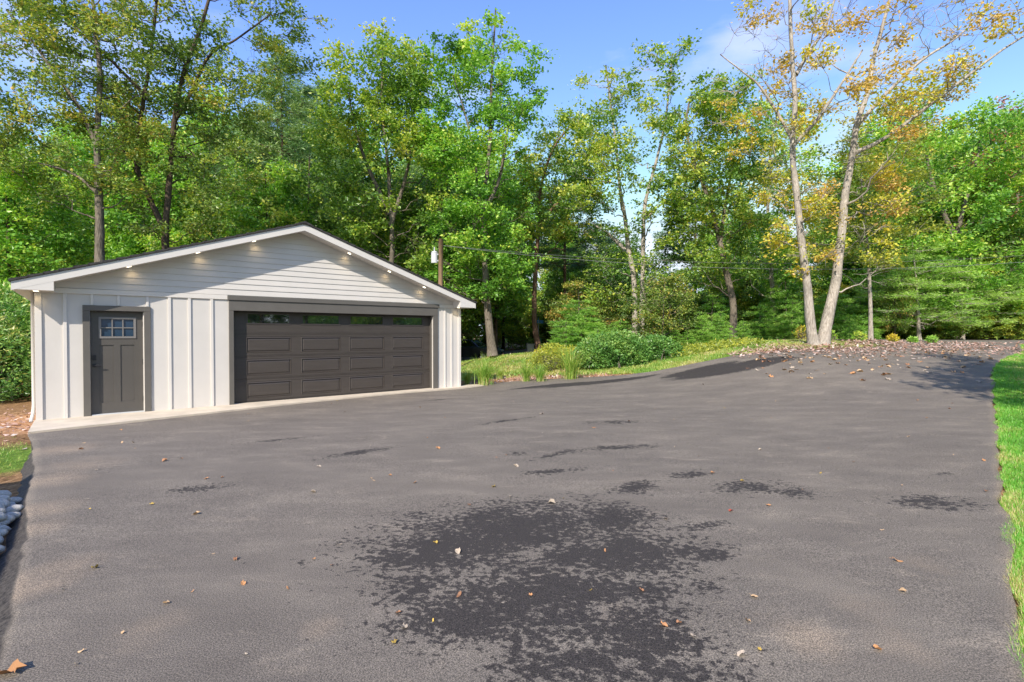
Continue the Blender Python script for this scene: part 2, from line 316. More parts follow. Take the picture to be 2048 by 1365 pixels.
    bn = noise(N, L, 160, 2, 0.6); bp = N.new('ShaderNodeBump'); bp.inputs['Strength'].default_value = 0.55; bp.inputs['Distance'].default_value = 0.006
    L.new(bn.outputs['Fac'], bp.inputs['Height']); bp2 = N.new('ShaderNodeBump'); bp2.inputs['Strength'].default_value = 0.08; bp2.inputs['Distance'].default_value = 0.03
    L.new(mid.outputs['Fac'], bp2.inputs['Height']); L.new(bp.outputs[0], bp2.inputs['Normal']); L.new(bp2.outputs[0], b.inputs['Normal'])
    return m
M['asphalt'] = asphalt('weathered_asphalt'); M['road'] = asphalt('road_asphalt', True)

rows = np.concatenate([np.linspace(-8, 0.4, 12), np.linspace(0.5, 3, 26), np.linspace(3.1, 9, 60), np.linspace(9.1, 20.5, 115)])
NC = 110
ft = np.linspace(0, 1, NC)
XL, XR = left_x(rows), right_x(rows)
X = XL[:, None] + (XR - XL)[:, None] * ft[None]
Y = np.repeat(rows[:, None], NC, 1)
rgn = np.random.default_rng(5)
wob = np.interp(rows, np.linspace(-8, 21, 60), rgn.normal(0, 0.05, 60)) + rgn.normal(0, 0.012, len(rows))
X[:, -1] += wob; X[:, -2] += wob*0.8; w2 = rgn.normal(0, .012, len(rows))*(rows < 7.4); X[:, 0] += w2
# the left lip rolls down to the ground, the right edge drops sharply
lipw = np.interp(rows, [0, 3.0, 4.1, 5.0, 6.5, 7.3], [.6, .5, .36, .30, .28, 0]); lipw = np.where((rows > 8.22) & (rows < 15.7), .22, lipw)
xs0 = X[:, :1] - (lipw[:, None] + 0.01) * np.array([[1.0, 0.55, 0.07]]); ys0 = np.repeat(rows[:, None], 3, 1)
X = np.concatenate([xs0, X, X[:, -1:] + 0.02], 1); Y = np.concatenate([ys0, Y, rows[:, None]], 1)
Z = H(X, Y) + 0.0
lk = np.interp(rows, [7.0, 7.5], [1, 0.02]) + np.interp(rows, [15.2, 15.8], [0, .4]); Z[:, 0] -= 0.19*lk; Z[:, 1] -= 0.115*lk; Z[:, 2] -= 0.018*lk; Z[:, -1] -= 0.10
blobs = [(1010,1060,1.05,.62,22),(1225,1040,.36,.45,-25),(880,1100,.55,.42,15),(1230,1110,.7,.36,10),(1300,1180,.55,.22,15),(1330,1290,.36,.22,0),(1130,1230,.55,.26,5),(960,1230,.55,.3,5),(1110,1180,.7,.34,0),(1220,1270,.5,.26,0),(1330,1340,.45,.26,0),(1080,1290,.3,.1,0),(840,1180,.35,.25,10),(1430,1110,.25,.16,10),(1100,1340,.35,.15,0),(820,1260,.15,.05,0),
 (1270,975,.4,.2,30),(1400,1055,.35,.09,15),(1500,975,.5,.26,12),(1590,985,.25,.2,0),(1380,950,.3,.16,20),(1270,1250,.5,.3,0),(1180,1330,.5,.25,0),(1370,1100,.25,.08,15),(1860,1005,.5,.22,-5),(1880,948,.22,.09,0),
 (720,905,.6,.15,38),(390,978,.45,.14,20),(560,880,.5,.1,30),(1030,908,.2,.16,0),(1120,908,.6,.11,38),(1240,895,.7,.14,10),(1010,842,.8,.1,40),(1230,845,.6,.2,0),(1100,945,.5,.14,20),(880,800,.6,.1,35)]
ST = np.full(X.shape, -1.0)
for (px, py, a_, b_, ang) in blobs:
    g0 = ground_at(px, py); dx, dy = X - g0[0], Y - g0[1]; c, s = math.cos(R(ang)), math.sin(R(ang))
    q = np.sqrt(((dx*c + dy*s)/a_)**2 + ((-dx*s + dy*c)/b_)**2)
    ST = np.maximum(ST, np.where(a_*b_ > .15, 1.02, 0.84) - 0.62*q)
# broad dark patches along the far left edge, merged into the same mask
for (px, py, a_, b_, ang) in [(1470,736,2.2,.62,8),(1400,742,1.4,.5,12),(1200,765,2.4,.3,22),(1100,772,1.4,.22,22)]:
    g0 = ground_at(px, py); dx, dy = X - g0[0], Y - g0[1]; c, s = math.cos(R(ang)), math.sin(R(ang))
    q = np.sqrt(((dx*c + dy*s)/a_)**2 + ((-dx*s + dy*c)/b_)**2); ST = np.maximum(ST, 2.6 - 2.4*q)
SO = np.zeros(X.shape)
def soilspot(px, py, r_, amp):
    global SO
    g0 = ground_at(px, py); SO = np.maximum(SO, amp*np.exp(-((X-g0[0])**2 + (Y-g0[1])**2)/r_**2))
for a in [(85,1020,.35,1),(75,1060,.25,1),(120,900,.5,1.0),(160,930,.6,.7),(110,960,.4,1.0),(60,1170,.3,1.1),(140,1130,.25,.8),(640,1255,.16,.8),(1620,1280,.22,1),(1560,1240,.25,.5),(1800,1290,.25,.7),(1240,1225,.2,.6),(1720,1210,.3,.5),(300,1260,.3,.6),(1850,1130,.3,.5)]: soilspot(*a)
# dusty margins next to the lawn
SO = np.maximum(SO, 0.75*np.exp(-np.abs(X - right_x(Y))/0.16))
LP = np.zeros(X.shape); LP[:, :3] = 1; LP *= (Y < 7.6); SO[:, :3] *= .2
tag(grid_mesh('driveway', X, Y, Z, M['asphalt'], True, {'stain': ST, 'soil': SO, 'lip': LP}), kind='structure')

# road beyond the crest
RC = np.array([(70, 14), (45, 18), (30, 21.2), (22, 22.8), (15, 23.6), (9, 25.5), (5, 29), (2.0, 34), (-1.5, 38.5), (-8, 44), (-20, 50), (-50, 62)], float)
def resample(p, n):
    p = np.asarray(p, float); t = np.r_[0, np.cumsum(np.linalg.norm(np.diff(p, axis=0), axis=1))]; u = np.linspace(0, t[-1], n)
    q = np.stack([np.interp(u, t, p[:, k]) for k in range(p.shape[1])], -1)
    for _ in range(3): q[1:-1] = 0.25*q[:-2] + 0.5*q[1:-1] + 0.25*q[2:]
    return q
rc = resample(RC, 160); tn = np.gradient(rc, axis=0); tn /= np.linalg.norm(tn, axis=1)[:, None]; nr = np.stack([-tn[:, 1], tn[:, 0]], -1)
w = np.linspace(-2.9, 2.9, 13); X = rc[:, :1] + nr[:, :1]*w; Y = rc[:, 1:] + nr[:, 1:]*w
tag(grid_mesh('road', X, Y, H(X, Y) + 0.012 - 0.03*(np.abs(w)/2.9)**2, M['road']), kind='structure')

# ------------------------------------------------------------------ ground sheet
def groundmat():
    m, N, L, b = nodes('ground_soil_grass')
    n1 = noise(N, L, 0.9, 6, 0.65); n2 = noise(N, L, 9, 6, 0.7); n3 = noise(N, L, 40, 3, 0.6)
    lit = ramp(N, [(0.3, (0.11, 0.065, 0.035)), (0.5, (0.24, 0.14, 0.07)), (0.72, (0.42, 0.27, 0.15))]); L.new(n2.outputs['Fac'], lit.inputs[0])
    gr = ramp(N, [(0.3, (0.055, 0.11, 0.018)), (0.55, (0.13, 0.22, 0.035)), (0.75, (0.30, 0.30, 0.09))]); L.new(n2.outputs['Fac'], gr.inputs[0])
    so = ramp(N, [(0.3, (0.20, 0.09, 0.045)), (0.5, (0.46, 0.25, 0.13)), (0.7, (0.62, 0.44, 0.29))]); L.new(n2.outputs['Fac'], so.inputs[0])
    def m_(attr, lo, hi):
        a = N.new('ShaderNodeAttribute'); a.attribute_name = attr
        q = N.new('ShaderNodeMath'); q.operation = 'MULTIPLY_ADD'; q.inputs[1].default_value = 0.7; L.new(n1.outputs['Fac'], q.inputs[0]); L.new(a.outputs['Fac'], q.inputs[2])
        r = ramp(N, [(lo, (0, 0, 0)), (hi, (1, 1, 1))]); L.new(q.outputs[0], r.inputs[0]); return r.outputs[0]
    c = mix(N, L, m_('grass', 0.66, 0.92), lit.outputs[0], gr.outputs[0]); c = mix(N, L, m_('dirt', 0.66, 0.9), c, so.outputs[0])
    f = ramp(N, [(0.3, (0.6, 0.6, 0.6)), (0.7, (1.3, 1.3, 1.3))]); L.new(n3.outputs['Fac'], f.inputs[0]); c = mix(N, L, 1.0, c, f.outputs[0], 'MULTIPLY')
    L.new(c, b.inputs['Base Color']); b.inputs['Roughness'].default_value = 0.95; b.inputs['Specular IOR Level'].default_value = 0.1
    bp = N.new('ShaderNodeBump'); bp.inputs['Strength'].default_value = 0.8; bp.inputs['Distance'].default_value = 0.05; L.new(n2.outputs['Fac'], bp.inputs['Height']); L.new(bp.outputs[0], b.inputs['Normal'])
    return m
M['ground'] = groundmat()
gx = np.concatenate([[-400, -200, -120, -80], np.linspace(-60, -16, 40), np.linspace(-15.7, 26, 190), np.linspace(27, 60, 30), [80, 120, 200, 400]])
gy = np.concatenate([[-400, -200, -100, -60], np.linspace(-40, -3, 20), np.linspace(-2.8, 30, 170), np.linspace(31, 80, 40), [100, 140, 200, 400]])
X, Y = np.meshgrid(gx, gy)
def lawn_right(x, y): return np.clip((x - right_x(y) + 0.05)/0.2, 0, 1) * (y < 20.5)
def strip_mid(x, y):
    lx = left_x(y); d = np.clip((lx - x), 0, 9)
    v = ((x > -0.2) & (y > 15.3) & (y < 22) & (x < lx)).astype(float)
    return np.maximum(v * np.clip(1.15 - np.maximum(0, (y - (16.6 + 0.16*np.clip(x, 0, 12)))/1.1), 0, 1), .42*((x > -2.6) & (x < 3.2) & (y > 17.4) & (y < 26)))
gra = np.maximum(lawn_right(X, Y), strip_mid(X, Y)) * 0.95
gra = np.maximum(gra, 0.8*np.exp(-(((X + 6.9)/1.0)**2 + ((Y - 6.7)/0.9)**2)))
gra = np.maximum(gra, 0.55*((X < -8) & (Y < 6)))
gra = np.maximum(gra, 0.7*((X > 5) & (Y > 18) & (Y < 21)))
dr = np.maximum(np.exp(-(((X + 9.4)/1.6)**2 + ((Y - 9.3)/1.9)**2)), np.exp(-(((X - 0.0)/2.6)**2 + ((Y - 15.9)/0.7)**2)))
edge_d = np.clip(Y - np.interp(X, LE[np.argsort(LE[:, 0]), 0], LE[np.argsort(LE[:, 0]), 1]), -1, 9); bare = ((X > -1.4) & (X < 4.2)) * np.clip(1.3 - edge_d/(2.3 - .48*np.clip(X, 0, 4.5)), 0, 1); dr = np.maximum(dr, bare); gra *= 1 - bare
dr = np.maximum(dr, 0.75*np.exp(-np.abs(X - right_x(Y) - 0.03)/0.09))
dr = np.maximum(dr, 0.9*np.exp(-np.hypot(X-11, Y-18.2)/0.9))
Zg = H(X, Y) - 0.055 + 0.012*np.sin(X*3.1+Y*1.7)*np.sin(Y*2.3-X)
dl = left_x(Y) - X; Zg -= 0.10*np.clip(1 - np.abs(dl - .45)/.6, 0, 1)*np.clip((7.2 - Y)/1.0, 0, 1)
# the lawn stands level with the asphalt
Zg += 0.035*np.clip(lawn_right(X, Y), 0, 1)
tag(grid_mesh('ground', X, Y, Zg, M['ground'], True, {'grass': gra, 'dirt': dr}), kind='structure')

# ------------------------------------------------------------------ garage
ga = empty('garage', LOC, math.atan2(U[1], U[0]))
tag(ga, 'white detached two-car garage with charcoal doors and board and batten walls', 'garage')
W, D, AP = 9.249, 7.3, 4.625
SL = 0.337
def ztop(s): return 4.185 - SL*abs(s - AP)
def zsof(s): return ztop(s) - 0.165
# walls
g = G()
for (a, b, z0, z1) in ((0.003, .77, 0, 2.46), (.77, 1.60, 2.05, 2.46), (1.60, 3.21, 0, 2.46), (3.21, 8.30, 2.12, 2.46), (8.30, W-.003, 0, 2.46)): g.box((a, 0, z0), (b, .12, z1))
g.prism([(0.003, 2.461), (W-.003, 2.461), (W-.003, zsof(W)), (AP, zsof(AP)), (0.003, zsof(0))], 0.004, .12)
g.box((0.003, .121, 0), (.12, D, 2.44)); g.box((W-.12, .121, 0), (W-.003, D, 2.44)); g.box((.121, D-.12, 0), (W-.121, D, 2.44))
g.prism([(0.003, 2.441), (W-.003, 2.441), (AP, zsof(AP)-.02)], D-.12, D)
g.build('wall', M['white'], ga)
g = G(); g.box((.125, .3, 0.05), (W-.125, D-.13, 0.055)); g.box((.13, 3.0, .06), (W-.13, 3.02, 2.4)); g.build('interior_partition', M['dark'], ga)
# clapboard planks of the gable
exp_ = 0.127; z = 2.462; k = 0
while z < zsof(AP) - 0.03:
    z1 = min(z + exp_, zsof(AP) - 0.012)
    s0 = max(0.0, AP - (4.185 - 0.165 - z)/SL); s1 = min(W, AP + (4.185 - 0.165 - z)/SL)
    t0 = max(0.0, AP - (4.185 - 0.165 - z1)/SL); t1 = min(W, AP + (4.185 - 0.165 - z1)/SL)
    g = G()
    yb, yt = -0.019, -0.006
    v = [(s0, yb, z), (s1, yb, z), (t1, yt, z1), (t0, yt, z1), (s0, 0.003, z), (s1, 0.003, z), (t1, 0.003, z1), (t0, 0.003, z1)]
    g.add(v, [[0,1,2,3],[0,4,5,1],[3,2,6,7],[0,3,7,4],[1,5,6,2]])
    g.build('siding_plank', M['white'], ga); z += exp_
# band board, corner trims, battens
g = G(); g.box((0.0, -.03, 2.36), (3.09, -.001, 2.455)); g.build('frieze_board', M['trim'], ga, bev=.003)
g = G(); g.box((8.50, -.03, 2.36), (W, -.001, 2.455)); g.build('frieze_board', M['trim'], ga, bev=.003)
for (a, b) in ((0.0, .095), (W-.095, W)):
    g = G(); g.box((a, -.028, 0), (b, -.001, 2.358)); g.build('corner_board', M['trim'], ga, bev=.003)
for s in (.41, 2.03, 2.38, 2.79, 8.70, 8.93):
    g = G(); g.box((s-.027, -.024, 0.0), (s+.027, -.001, 2.358)); g.build('batten', M['trim'], ga, bev=.003)
for s in (.80, 1.20, 1.66):
    g = G(); g.box((s-.022, -.020, 2.155), (s+.022, -.001, 2.358)); g.build('batten', M['trim'], ga, bev=.003)
# side wall battens
for i in range(12):
    for ss in (-.02, W):
        g = G(); g.box((ss, .55+.6*i-.025, 0), (ss+.02, .55+.6*i+.025, 2.40)); g.build('batten', M['trim'], ga)
# entry door casing and door
g = G(); g.box((.66, -.035, 0.04), (.768, .085, 2.048)); g.build('door_casing', M['grey'], ga, bev=.004)
g = G(); g.box((1.602, -.035, 0.04), (1.71, .085, 2.048)); g.build('door_casing', M['grey'], ga, bev=.004)
g = G(); g.box((.66, -.037, 2.05), (1.71, .085, 2.152)); g.build('door_casing', M['grey'], ga, bev=.004)
g = G(); g.box((.78, -.02, 0.042), (1.60, .10, 0.06)); g.build('door_sill', M['metal'], ga)
g = G(); g.box((1.588, .02, .06), (1.601, .085, 2.04)); g.build('weather_strip', M['trim'], ga)
xa, xb, yd = .775, 1.588, 0.075
panels = [(.90, 1.12, .27, 1.39), (1.225, 1.445, .27, 1.39)]; wx0, wx1, wz0, wz1 = .905, 1.465, 1.53, 1.925
g = G()
g.box((xa, yd, .06), (.90, yd+.045, 2.045)); g.box((1.465, yd, .06), (xb, yd+.045, 2.045))
g.box((.90, yd, .06), (1.465, yd+.045, .27)); g.box((.90, yd, 1.39), (1.465, yd+.045, 1.53)); g.box((.90, yd, 1.925), (1.465, yd+.045, 2.045))
g.box((1.12, yd, .27), (1.225, yd+.045, 1.39)); g.box((1.445, yd, .27), (1.465, yd+.045, 1.39))
ed = g.build('entry_door', M['edoor'], ga)
for (a, b, z0, z1) in panels:
    g = G(); g.box((a, yd+.014, z0), (b, yd+.04, z1)); g.build('door_panel', M['edoor'], ed)
pw = (wx1 - wx0 - .06)/3; ph = (wz1 - wz0 - .06)/2
for i in range(3):
    for j in range(2):
        g = G(); g.box((wx0+.03+i*pw, yd+.018, wz0+.03+j*ph), (wx0+.03+(i+1)*pw, yd+.024, wz0+.03+(j+1)*ph)); g.build('window_pane', M['bglass'], ed)
g = G()
g.box((wx0-.01, yd-.014, wz0-.01), (wx1+.01, yd+.012, wz0+.028)); g.box((wx0-.01, yd-.014, wz1-.028), (wx1+.01, yd+.012, wz1+.01))
g.box((wx0-.01, yd-.013, wz0+.028), (wx0+.028, yd+.012, wz1-.028)); g.box((wx1-.028, yd-.013, wz0+.028), (wx1+.01, yd+.012, wz1-.028))
for i in (1, 2): g.box((wx0+.03+i*pw-.009, yd-.004, wz0+.028), (wx0+.03+i*pw+.009, yd+.016, wz1-.028))
g.box((wx0+.028, yd-.002, wz0+.03+ph-.009), (wx1-.028, yd+.015, wz0+.03+ph+.009))
g.build('window_grille', paint('grey_grille', (.20, .19, .185), .4, .03), ed)
g = G(); g.tube([(.825, yd-.001, 1.0), (.825, yd-.05, 1.0)], .012, 8); g.tube([(.822, yd-.05, 1.0), (.87, yd-.052, 1.002), (.935, yd-.048, .996)], [.011, .010, .008], 8); g.box((.797, yd-.010, .965), (.853, yd, 1.035)); g.build('handle', M['black'], ed)
g = G(); g.box((.797, yd-.022, 1.10), (.853, yd-.0005, 1.20)); g.tube([(.825, yd-.022, 1.12), (.825, yd-.034, 1.12)], .012, 8); g.build('keypad_lock', M['black'], ed)
for zz in (.3, 1.05, 1.8):
    g = G(); g.tube([(1.584, yd-.008, zz-.05), (1.584, yd-.008, zz+.05)], .008, 6); g.build('hinge', M['black'], ed)
# garage door casing
g = G(); g.box((3.115, -.037, 0.03), (3.208, .19, 2.118)); g.build('garage_door_casing', M['grey'], ga, bev=.004)
g = G(); g.box((8.302, -.037, 0.03), (8.455, .19, 2.118)); g.build('garage_door_casing', M['grey'], ga, bev=.004)
g = G(); g.box((8.29, .05, 0.03), (8.3015, .19, 2.118)); g.build('door_stop', M['edoor'], ga)
g = G(); g.box((3.115, -.039, 2.12), (8.455, .19, 2.348)); g.build('garage_door_header', M['grey'], ga, bev=.004)
g = G(); g.box((3.095, -.062, 2.350), (8.485, -.002, 2.445)); g.build('drip_cap', M['grey'], ga, bev=.004)
# sectional garage door
gd = empty('garage_door', (0, .16, .05)); gd.parent = ga
cols_ = [(3.51, 4.46), (4.72, 5.67), (5.92, 6.87), (7.12, 8.07)]; SH = 2.07/4
gp0 = 3.215; gp1 = 8.295
for r_ in range(4):
    z0 = r_*SH; zz0, zz1 = z0 + .002, z0 + SH - .004
    g = G()
    pz0, pz1 = (z0 + .235, z0 + SH - .04) if r_ == 3 else (z0 + .10, z0 + .43)
    g.box((gp0, 0, zz0 + .0), (gp1, .04, pz0)); g.box((gp0, 0, pz1), (gp1, .04, zz1 - .0))
    xs = [gp0] + [c for ab in cols_ for c in ab] + [gp1]
    for i in range(0, len(xs), 2): g.box((xs[i], 0, pz0), (xs[i+1], .04, pz1))
    g.box((gp0, -.005, zz1 - .05), (gp1, -.0005, zz1 - .030)); g.box((gp0, -.005, zz0 + .028), (gp1, -.0005, zz0 + .045))
    g.build('door_section', M['gdoor'], gd)
    for (a, b) in cols_:
        if r_ == 3:
            g = G(); g.box((a+.02, .016, pz0+.02), (b-.02, .022, pz1-.02)); g.build('window_pane', M['glass'], gd)
            g = G(); fw = .022
            g.box((a-.012, -.010, pz0-.012), (b+.012, .03, pz0+fw)); g.box((a-.012, -.010, pz1-fw), (b+.012, .03, pz1+.012))
            g.box((a-.012, -.0095, pz0+fw), (a+fw, .03, pz1-fw)); g.box((b-fw, -.0095, pz0+fw), (b+.012, .03, pz1-fw)); g.build('window_frame', M['gdoor'], gd)
        else:
            # raised panel: groove then bevelled field
            g = G(); o = .045
            v = [(a, .014, pz0), (b, .014, pz0), (b, .014, pz1), (a, .014, pz1), (a+.02, .014, pz0+.02), (b-.02, .014, pz0+.02), (b-.02, .014, pz1-.02), (a+.02, .014, pz1-.02), (a+o, .002, pz0+o), (b-o, .002, pz0+o), (b-o, .002, pz1-o), (a+o, .002, pz1-o)]
            g.add(v, [[0,1,5,4],[1,2,6,5],[2,3,7,6],[3,0,4,7],[4,5,9,8],[5,6,10,9],[6,7,11,10],[7,4,8,11],[8,9,10,11]])
            g.add([(a-.014, -.001, pz0-.014), (b+.014, -.001, pz0-.014), (b+.014, -.001, pz1+.014), (a-.014, -.001, pz1+.014), (a, -.009, pz0), (b, -.009, pz0), (b, -.009, pz1), (a, -.009, pz1), (a+.006, .014, pz0+.006), (b-.006, .014, pz0+.006), (b-.006, .014, pz1-.006), (a+.006, .014, pz1-.006)], [[0,1,5,4],[1,2,6,5],[2,3,7,6],[3,0,4,7],[4,5,9,8],[5,6,10,9],[6,7,11,10],[7,4,8,11]])
            g.build('raised_panel', M['gdoor'], gd)
g = G(); g.box((gp0, -.006, -.022), (gp1, .03, .0)); g.build('rubber_seal', M['black'], gd)
# roof
EL, ER, Y0, Y1 = -.27, 9.52, -.40, D + .35
for sgn in (0, 1):
    e, a = (EL, AP) if sgn == 0 else (ER, AP)
    g = G(); g.prism([(e, ztop(e)-.045), (a, ztop(a)-.045), (a, ztop(a)-.022), (e, ztop(e)-.022)], Y0+.03, Y1-.03); g.build('roof_deck', M['dark'], ga)
    g = G(); n = 24
    for i in range(n):
        f0, f1 = i/n, (i+1)/n; s0 = e + (a-e)*f0 - (0.03 if sgn == 0 else -0.03)*(i == 0); s1 = e + (a-e)*min(1, f1+.004)
        g.prism([(s0, ztop(s0)-.021), (s1, ztop(s1)-.021), (s1, ztop(s1)+.006), (s0, ztop(s0)+.026)], Y0-.025, Y1+.025)
    tag(g.build('shingles', M['shingle'], ga), kind='stuff')
    # rake board (front and back), sloping soffit
    for (ya, yb) in ((Y0, Y0+.028), (Y1-.028, Y1)):
        g = G(); g.prism([(e, ztop(e)-.178), (a, ztop(a)-.178), (a, ztop(a)-.028), (e, ztop(e)-.028)], ya, yb); g.build('rake_board', M['trim'], ga)
    g = G(); g.prism([(e, zsof(e)), (a, zsof(a)), (a, zsof(a)+.012), (e, zsof(e)+.012)], Y0+.0285, -.0); g.build('rake_soffit', M['trim'], ga)
    # soffit seam strip against the siding (little dark gaps of the channel)
    sd = 1 if sgn == 0 else -1
    g = G(); g.prism([(e+.55*sd, zsof(e+.55*sd)-.014), (a, zsof(a)-.014), (a, zsof(a)-.001), (e+.55*sd, zsof(e+.55*sd)-.001)], -.045, -.027); g.build('soffit_channel', M['trim'], ga)
    # eave return box, level eave soffit, fascia, gutter
    b = e + .545*sd; lo, hi = min(e, b), max(e, b)
    g = G(); g.prism([(lo, 2.375), (hi, 2.375), (hi, min(zsof(hi), 2.56) if sgn == 0 else zsof(hi)-.003), (lo, zsof(lo)-.003 if sgn == 0 else min(zsof(lo), 2.56))], Y0+.002, -.002); g.build('eave_return', M['trim'], ga)
    lo, hi = (e+.012, -.022) if sgn == 0 else (W+.022, e-.012)
    g = G(); g.box((lo, 0, 2.375), (hi, Y1-.03, 2.39)); g.build('eave_soffit', M['trim'], ga)
    g = G(); g.box((min(e, e+.02*sd), Y0+.03, 2.37), (max(e, e+.02*sd), Y1-.03, ztop(e)-.02)); g.build('fascia', M['trim'], ga)
g = G(); g.prism([(AP-.16, ztop(AP-.16)+.032), (AP, 4.222), (AP+.16, ztop(AP+.16)+.032), (AP+.16, ztop(AP+.16)-.004), (AP, 4.184), (AP-.16, ztop(AP-.16)-.004)], Y0-.028, Y1+.028); g.build('ridge_cap', M['shingle'], ga)
g = G(); g.tube([(-.035, .14, 2.38), (-.035, .14, .32), (-.045, .10, .16), (-.07, .0, .02)], .026, 8); g.build('downspout', M['trim'], ga, True)
# recessed lights under the rake, lit
for s in (1.36, 2.52, 3.60, 5.79, 6.88, 7.93):
    zz = zsof(s); sg = 1 if s < AP else -1; tilt = math.atan(SL)*sg
    g = G(); g.tube([(0, 0, -.004), (0, 0, .001)], [.050, .052], 16); o = g.build('soffit_light', M['trim'], ga); o.location = (s, -.16, zz); o.rotation_euler = (0, -tilt, 0)
    g = G(); g.tube([(0, 0, -.007), (0, 0, -.0045)], .040, 16); g.build('lens', M['lamp'], o)
    ld = bpy.data.lights.new('soffit_lamp', 'SPOT'); ld.energy = .8; ld.spot_size = R(100); ld.spot_blend = 1; ld.color = (1, .72, .38); ld.shadow_soft_size = .04
    lo_ = bpy.data.objects.new('soffit_lamp', ld); col.objects.link(lo_); lo_.parent = o; lo_.location = (0, 0.01, -.022); lo_.rotation_euler = (R(25), 0, 0)
for s in (0.03, W-.18):
    g = G(); g.tube([(0, 0, -.004), (0, 0, -.0005)], [.050, .052], 16); o = g.build('soffit_light', M['trim'], ga); o.location = (s, -.17, 2.375)
    g = G(); g.tube([(0, 0, -.007), (0, 0, -.0045)], .040, 16); g.build('lens', M['lamp'], o)
    ld = bpy.data.lights.new('soffit_lamp', 'SPOT'); ld.energy = .8; ld.spot_size = R(100); ld.spot_blend = 1; ld.color = (1, .72, .38); ld.shadow_soft_size = .04
    lo_ = bpy.data.objects.new('soffit_lamp', ld); col.objects.link(lo_); lo_.parent = o; lo_.location = (0, 0.01, -.022); lo_.rotation_euler = (R(25), 0, 0)
# concrete apron
g = G(); af = apron_front; n = len(af); bk = [(min(a[0], 9.6), .12 if a[0] < 9.3 else .25) for a in af]; v = [gl(*a, .046) for a in af] + [gl(*b, .046) for b in bk] + [gl(*a, -.2) for a in af] + [gl(*b, -.2) for b in bk]
g.add(v, [[i, i+1, n+i+1, n+i] for i in range(n-1)] + [[2*n+i, 2*n+i+1, i+1, i] for i in range(n-1)] + [[2*n, 0, n, 3*n], [n-1, 3*n-1, 4*n-1, 2*n-1]])
ap = g.build('concrete_apron', M['concrete']); tag(ap, kind='structure')

# ------------------------------------------------------------------ house just out of frame on the left (casts the eave shadow on the lip)
e1 = np.array([-6.62, 2.28]); a_ = math.atan2(-.78, .627)
hs_ = empty('neighbouring_house', (e1[0], e1[1], 0), a_); tag(hs_, 'white sided house standing left of the driveway near the river stones', 'house')
g = G(); g.box((.3, -9, -.2), (12, -.35, 2.75)); g.build('wall', M['white'], hs_)
g = G(); g.box((0, -9.3, 2.78), (12.3, 0, 2.98)); g.build('eave', M['trim'], hs_)
g = G(); g.prism([(0, 2.99), (-9.3, 2.99), (-4.65, 4.6)], 0.0, 12.3, 'x'); g.build('roof', M['shingle'], hs_)
for i in range(3):
    f = G(); f.box((1.6+3.4*i, -.35, .9), (2.8+3.4*i, -.30, 2.2)); fr_ = f.build('window', M['trim'], hs_)
    f = G(); f.box((1.68+3.4*i, -.299, .98), (2.72+3.4*i, -.292, 2.12)); f.build('pane', M['glass'], fr_)

# ------------------------------------------------------------------ vegetation builders
def leaves(g, rng, pos, size, up=0.55, droop=-0.35, width=0.62, tint=None, outward=None, jit=0.35, dz=0.6):
    n = len(pos)
    d = rng.normal(size=(n, 3)); d[:, 2] = d[:, 2]*dz + droop
    if outward is not None: d = d*0.7 + outward*1.0
    d /= np.linalg.norm(d, axis=1)[:, None] + 1e-9
    nn = rng.normal(size=(n, 3)); nn[:, 2] = np.abs(nn[:, 2]) + up
    s = np.cross(d, nn); s /= np.linalg.norm(s, axis=1)[:, None] + 1e-9
    nn = np.cross(s, d)
    L_ = size * (1 + jit*rng.uniform(-1, 1, n))[:, None]; w_ = L_*width*0.5
    v = np.stack([pos, pos + d*L_*0.45 + s*w_ - nn*L_*0.10, pos + d*L_ , pos + d*L_*0.45 - s*w_ - nn*L_*0.10], 1).reshape(-1, 3)
    g.add(v, np.arange(4*n).reshape(-1, 4)); g.tint.append(tint if tint is not None else rng.uniform(0, 1, n))
def catmull(pts, n):
    pts = np.asarray(pts, float); 
    if len(pts) == 2: u = np.linspace(0, 1, n)[:, None]; return pts[0]*(1-u) + pts[1]*u
    p = np.vstack([2*pts[0]-pts[1], pts, 2*pts[-1]-pts[-2]]); m = len(pts)-1
    u = np.linspace(0, m-1e-6, n); i = u.astype(int); t = (u-i)[:, None]
    a, b, c, d = p[i], p[i+1], p[i+2], p[i+3]
    return 0.5*((2*b) + (-a+c)*t + (2*a-5*b+4*c-d)*t**2 + (-a+3*b-3*c+d)*t**3)

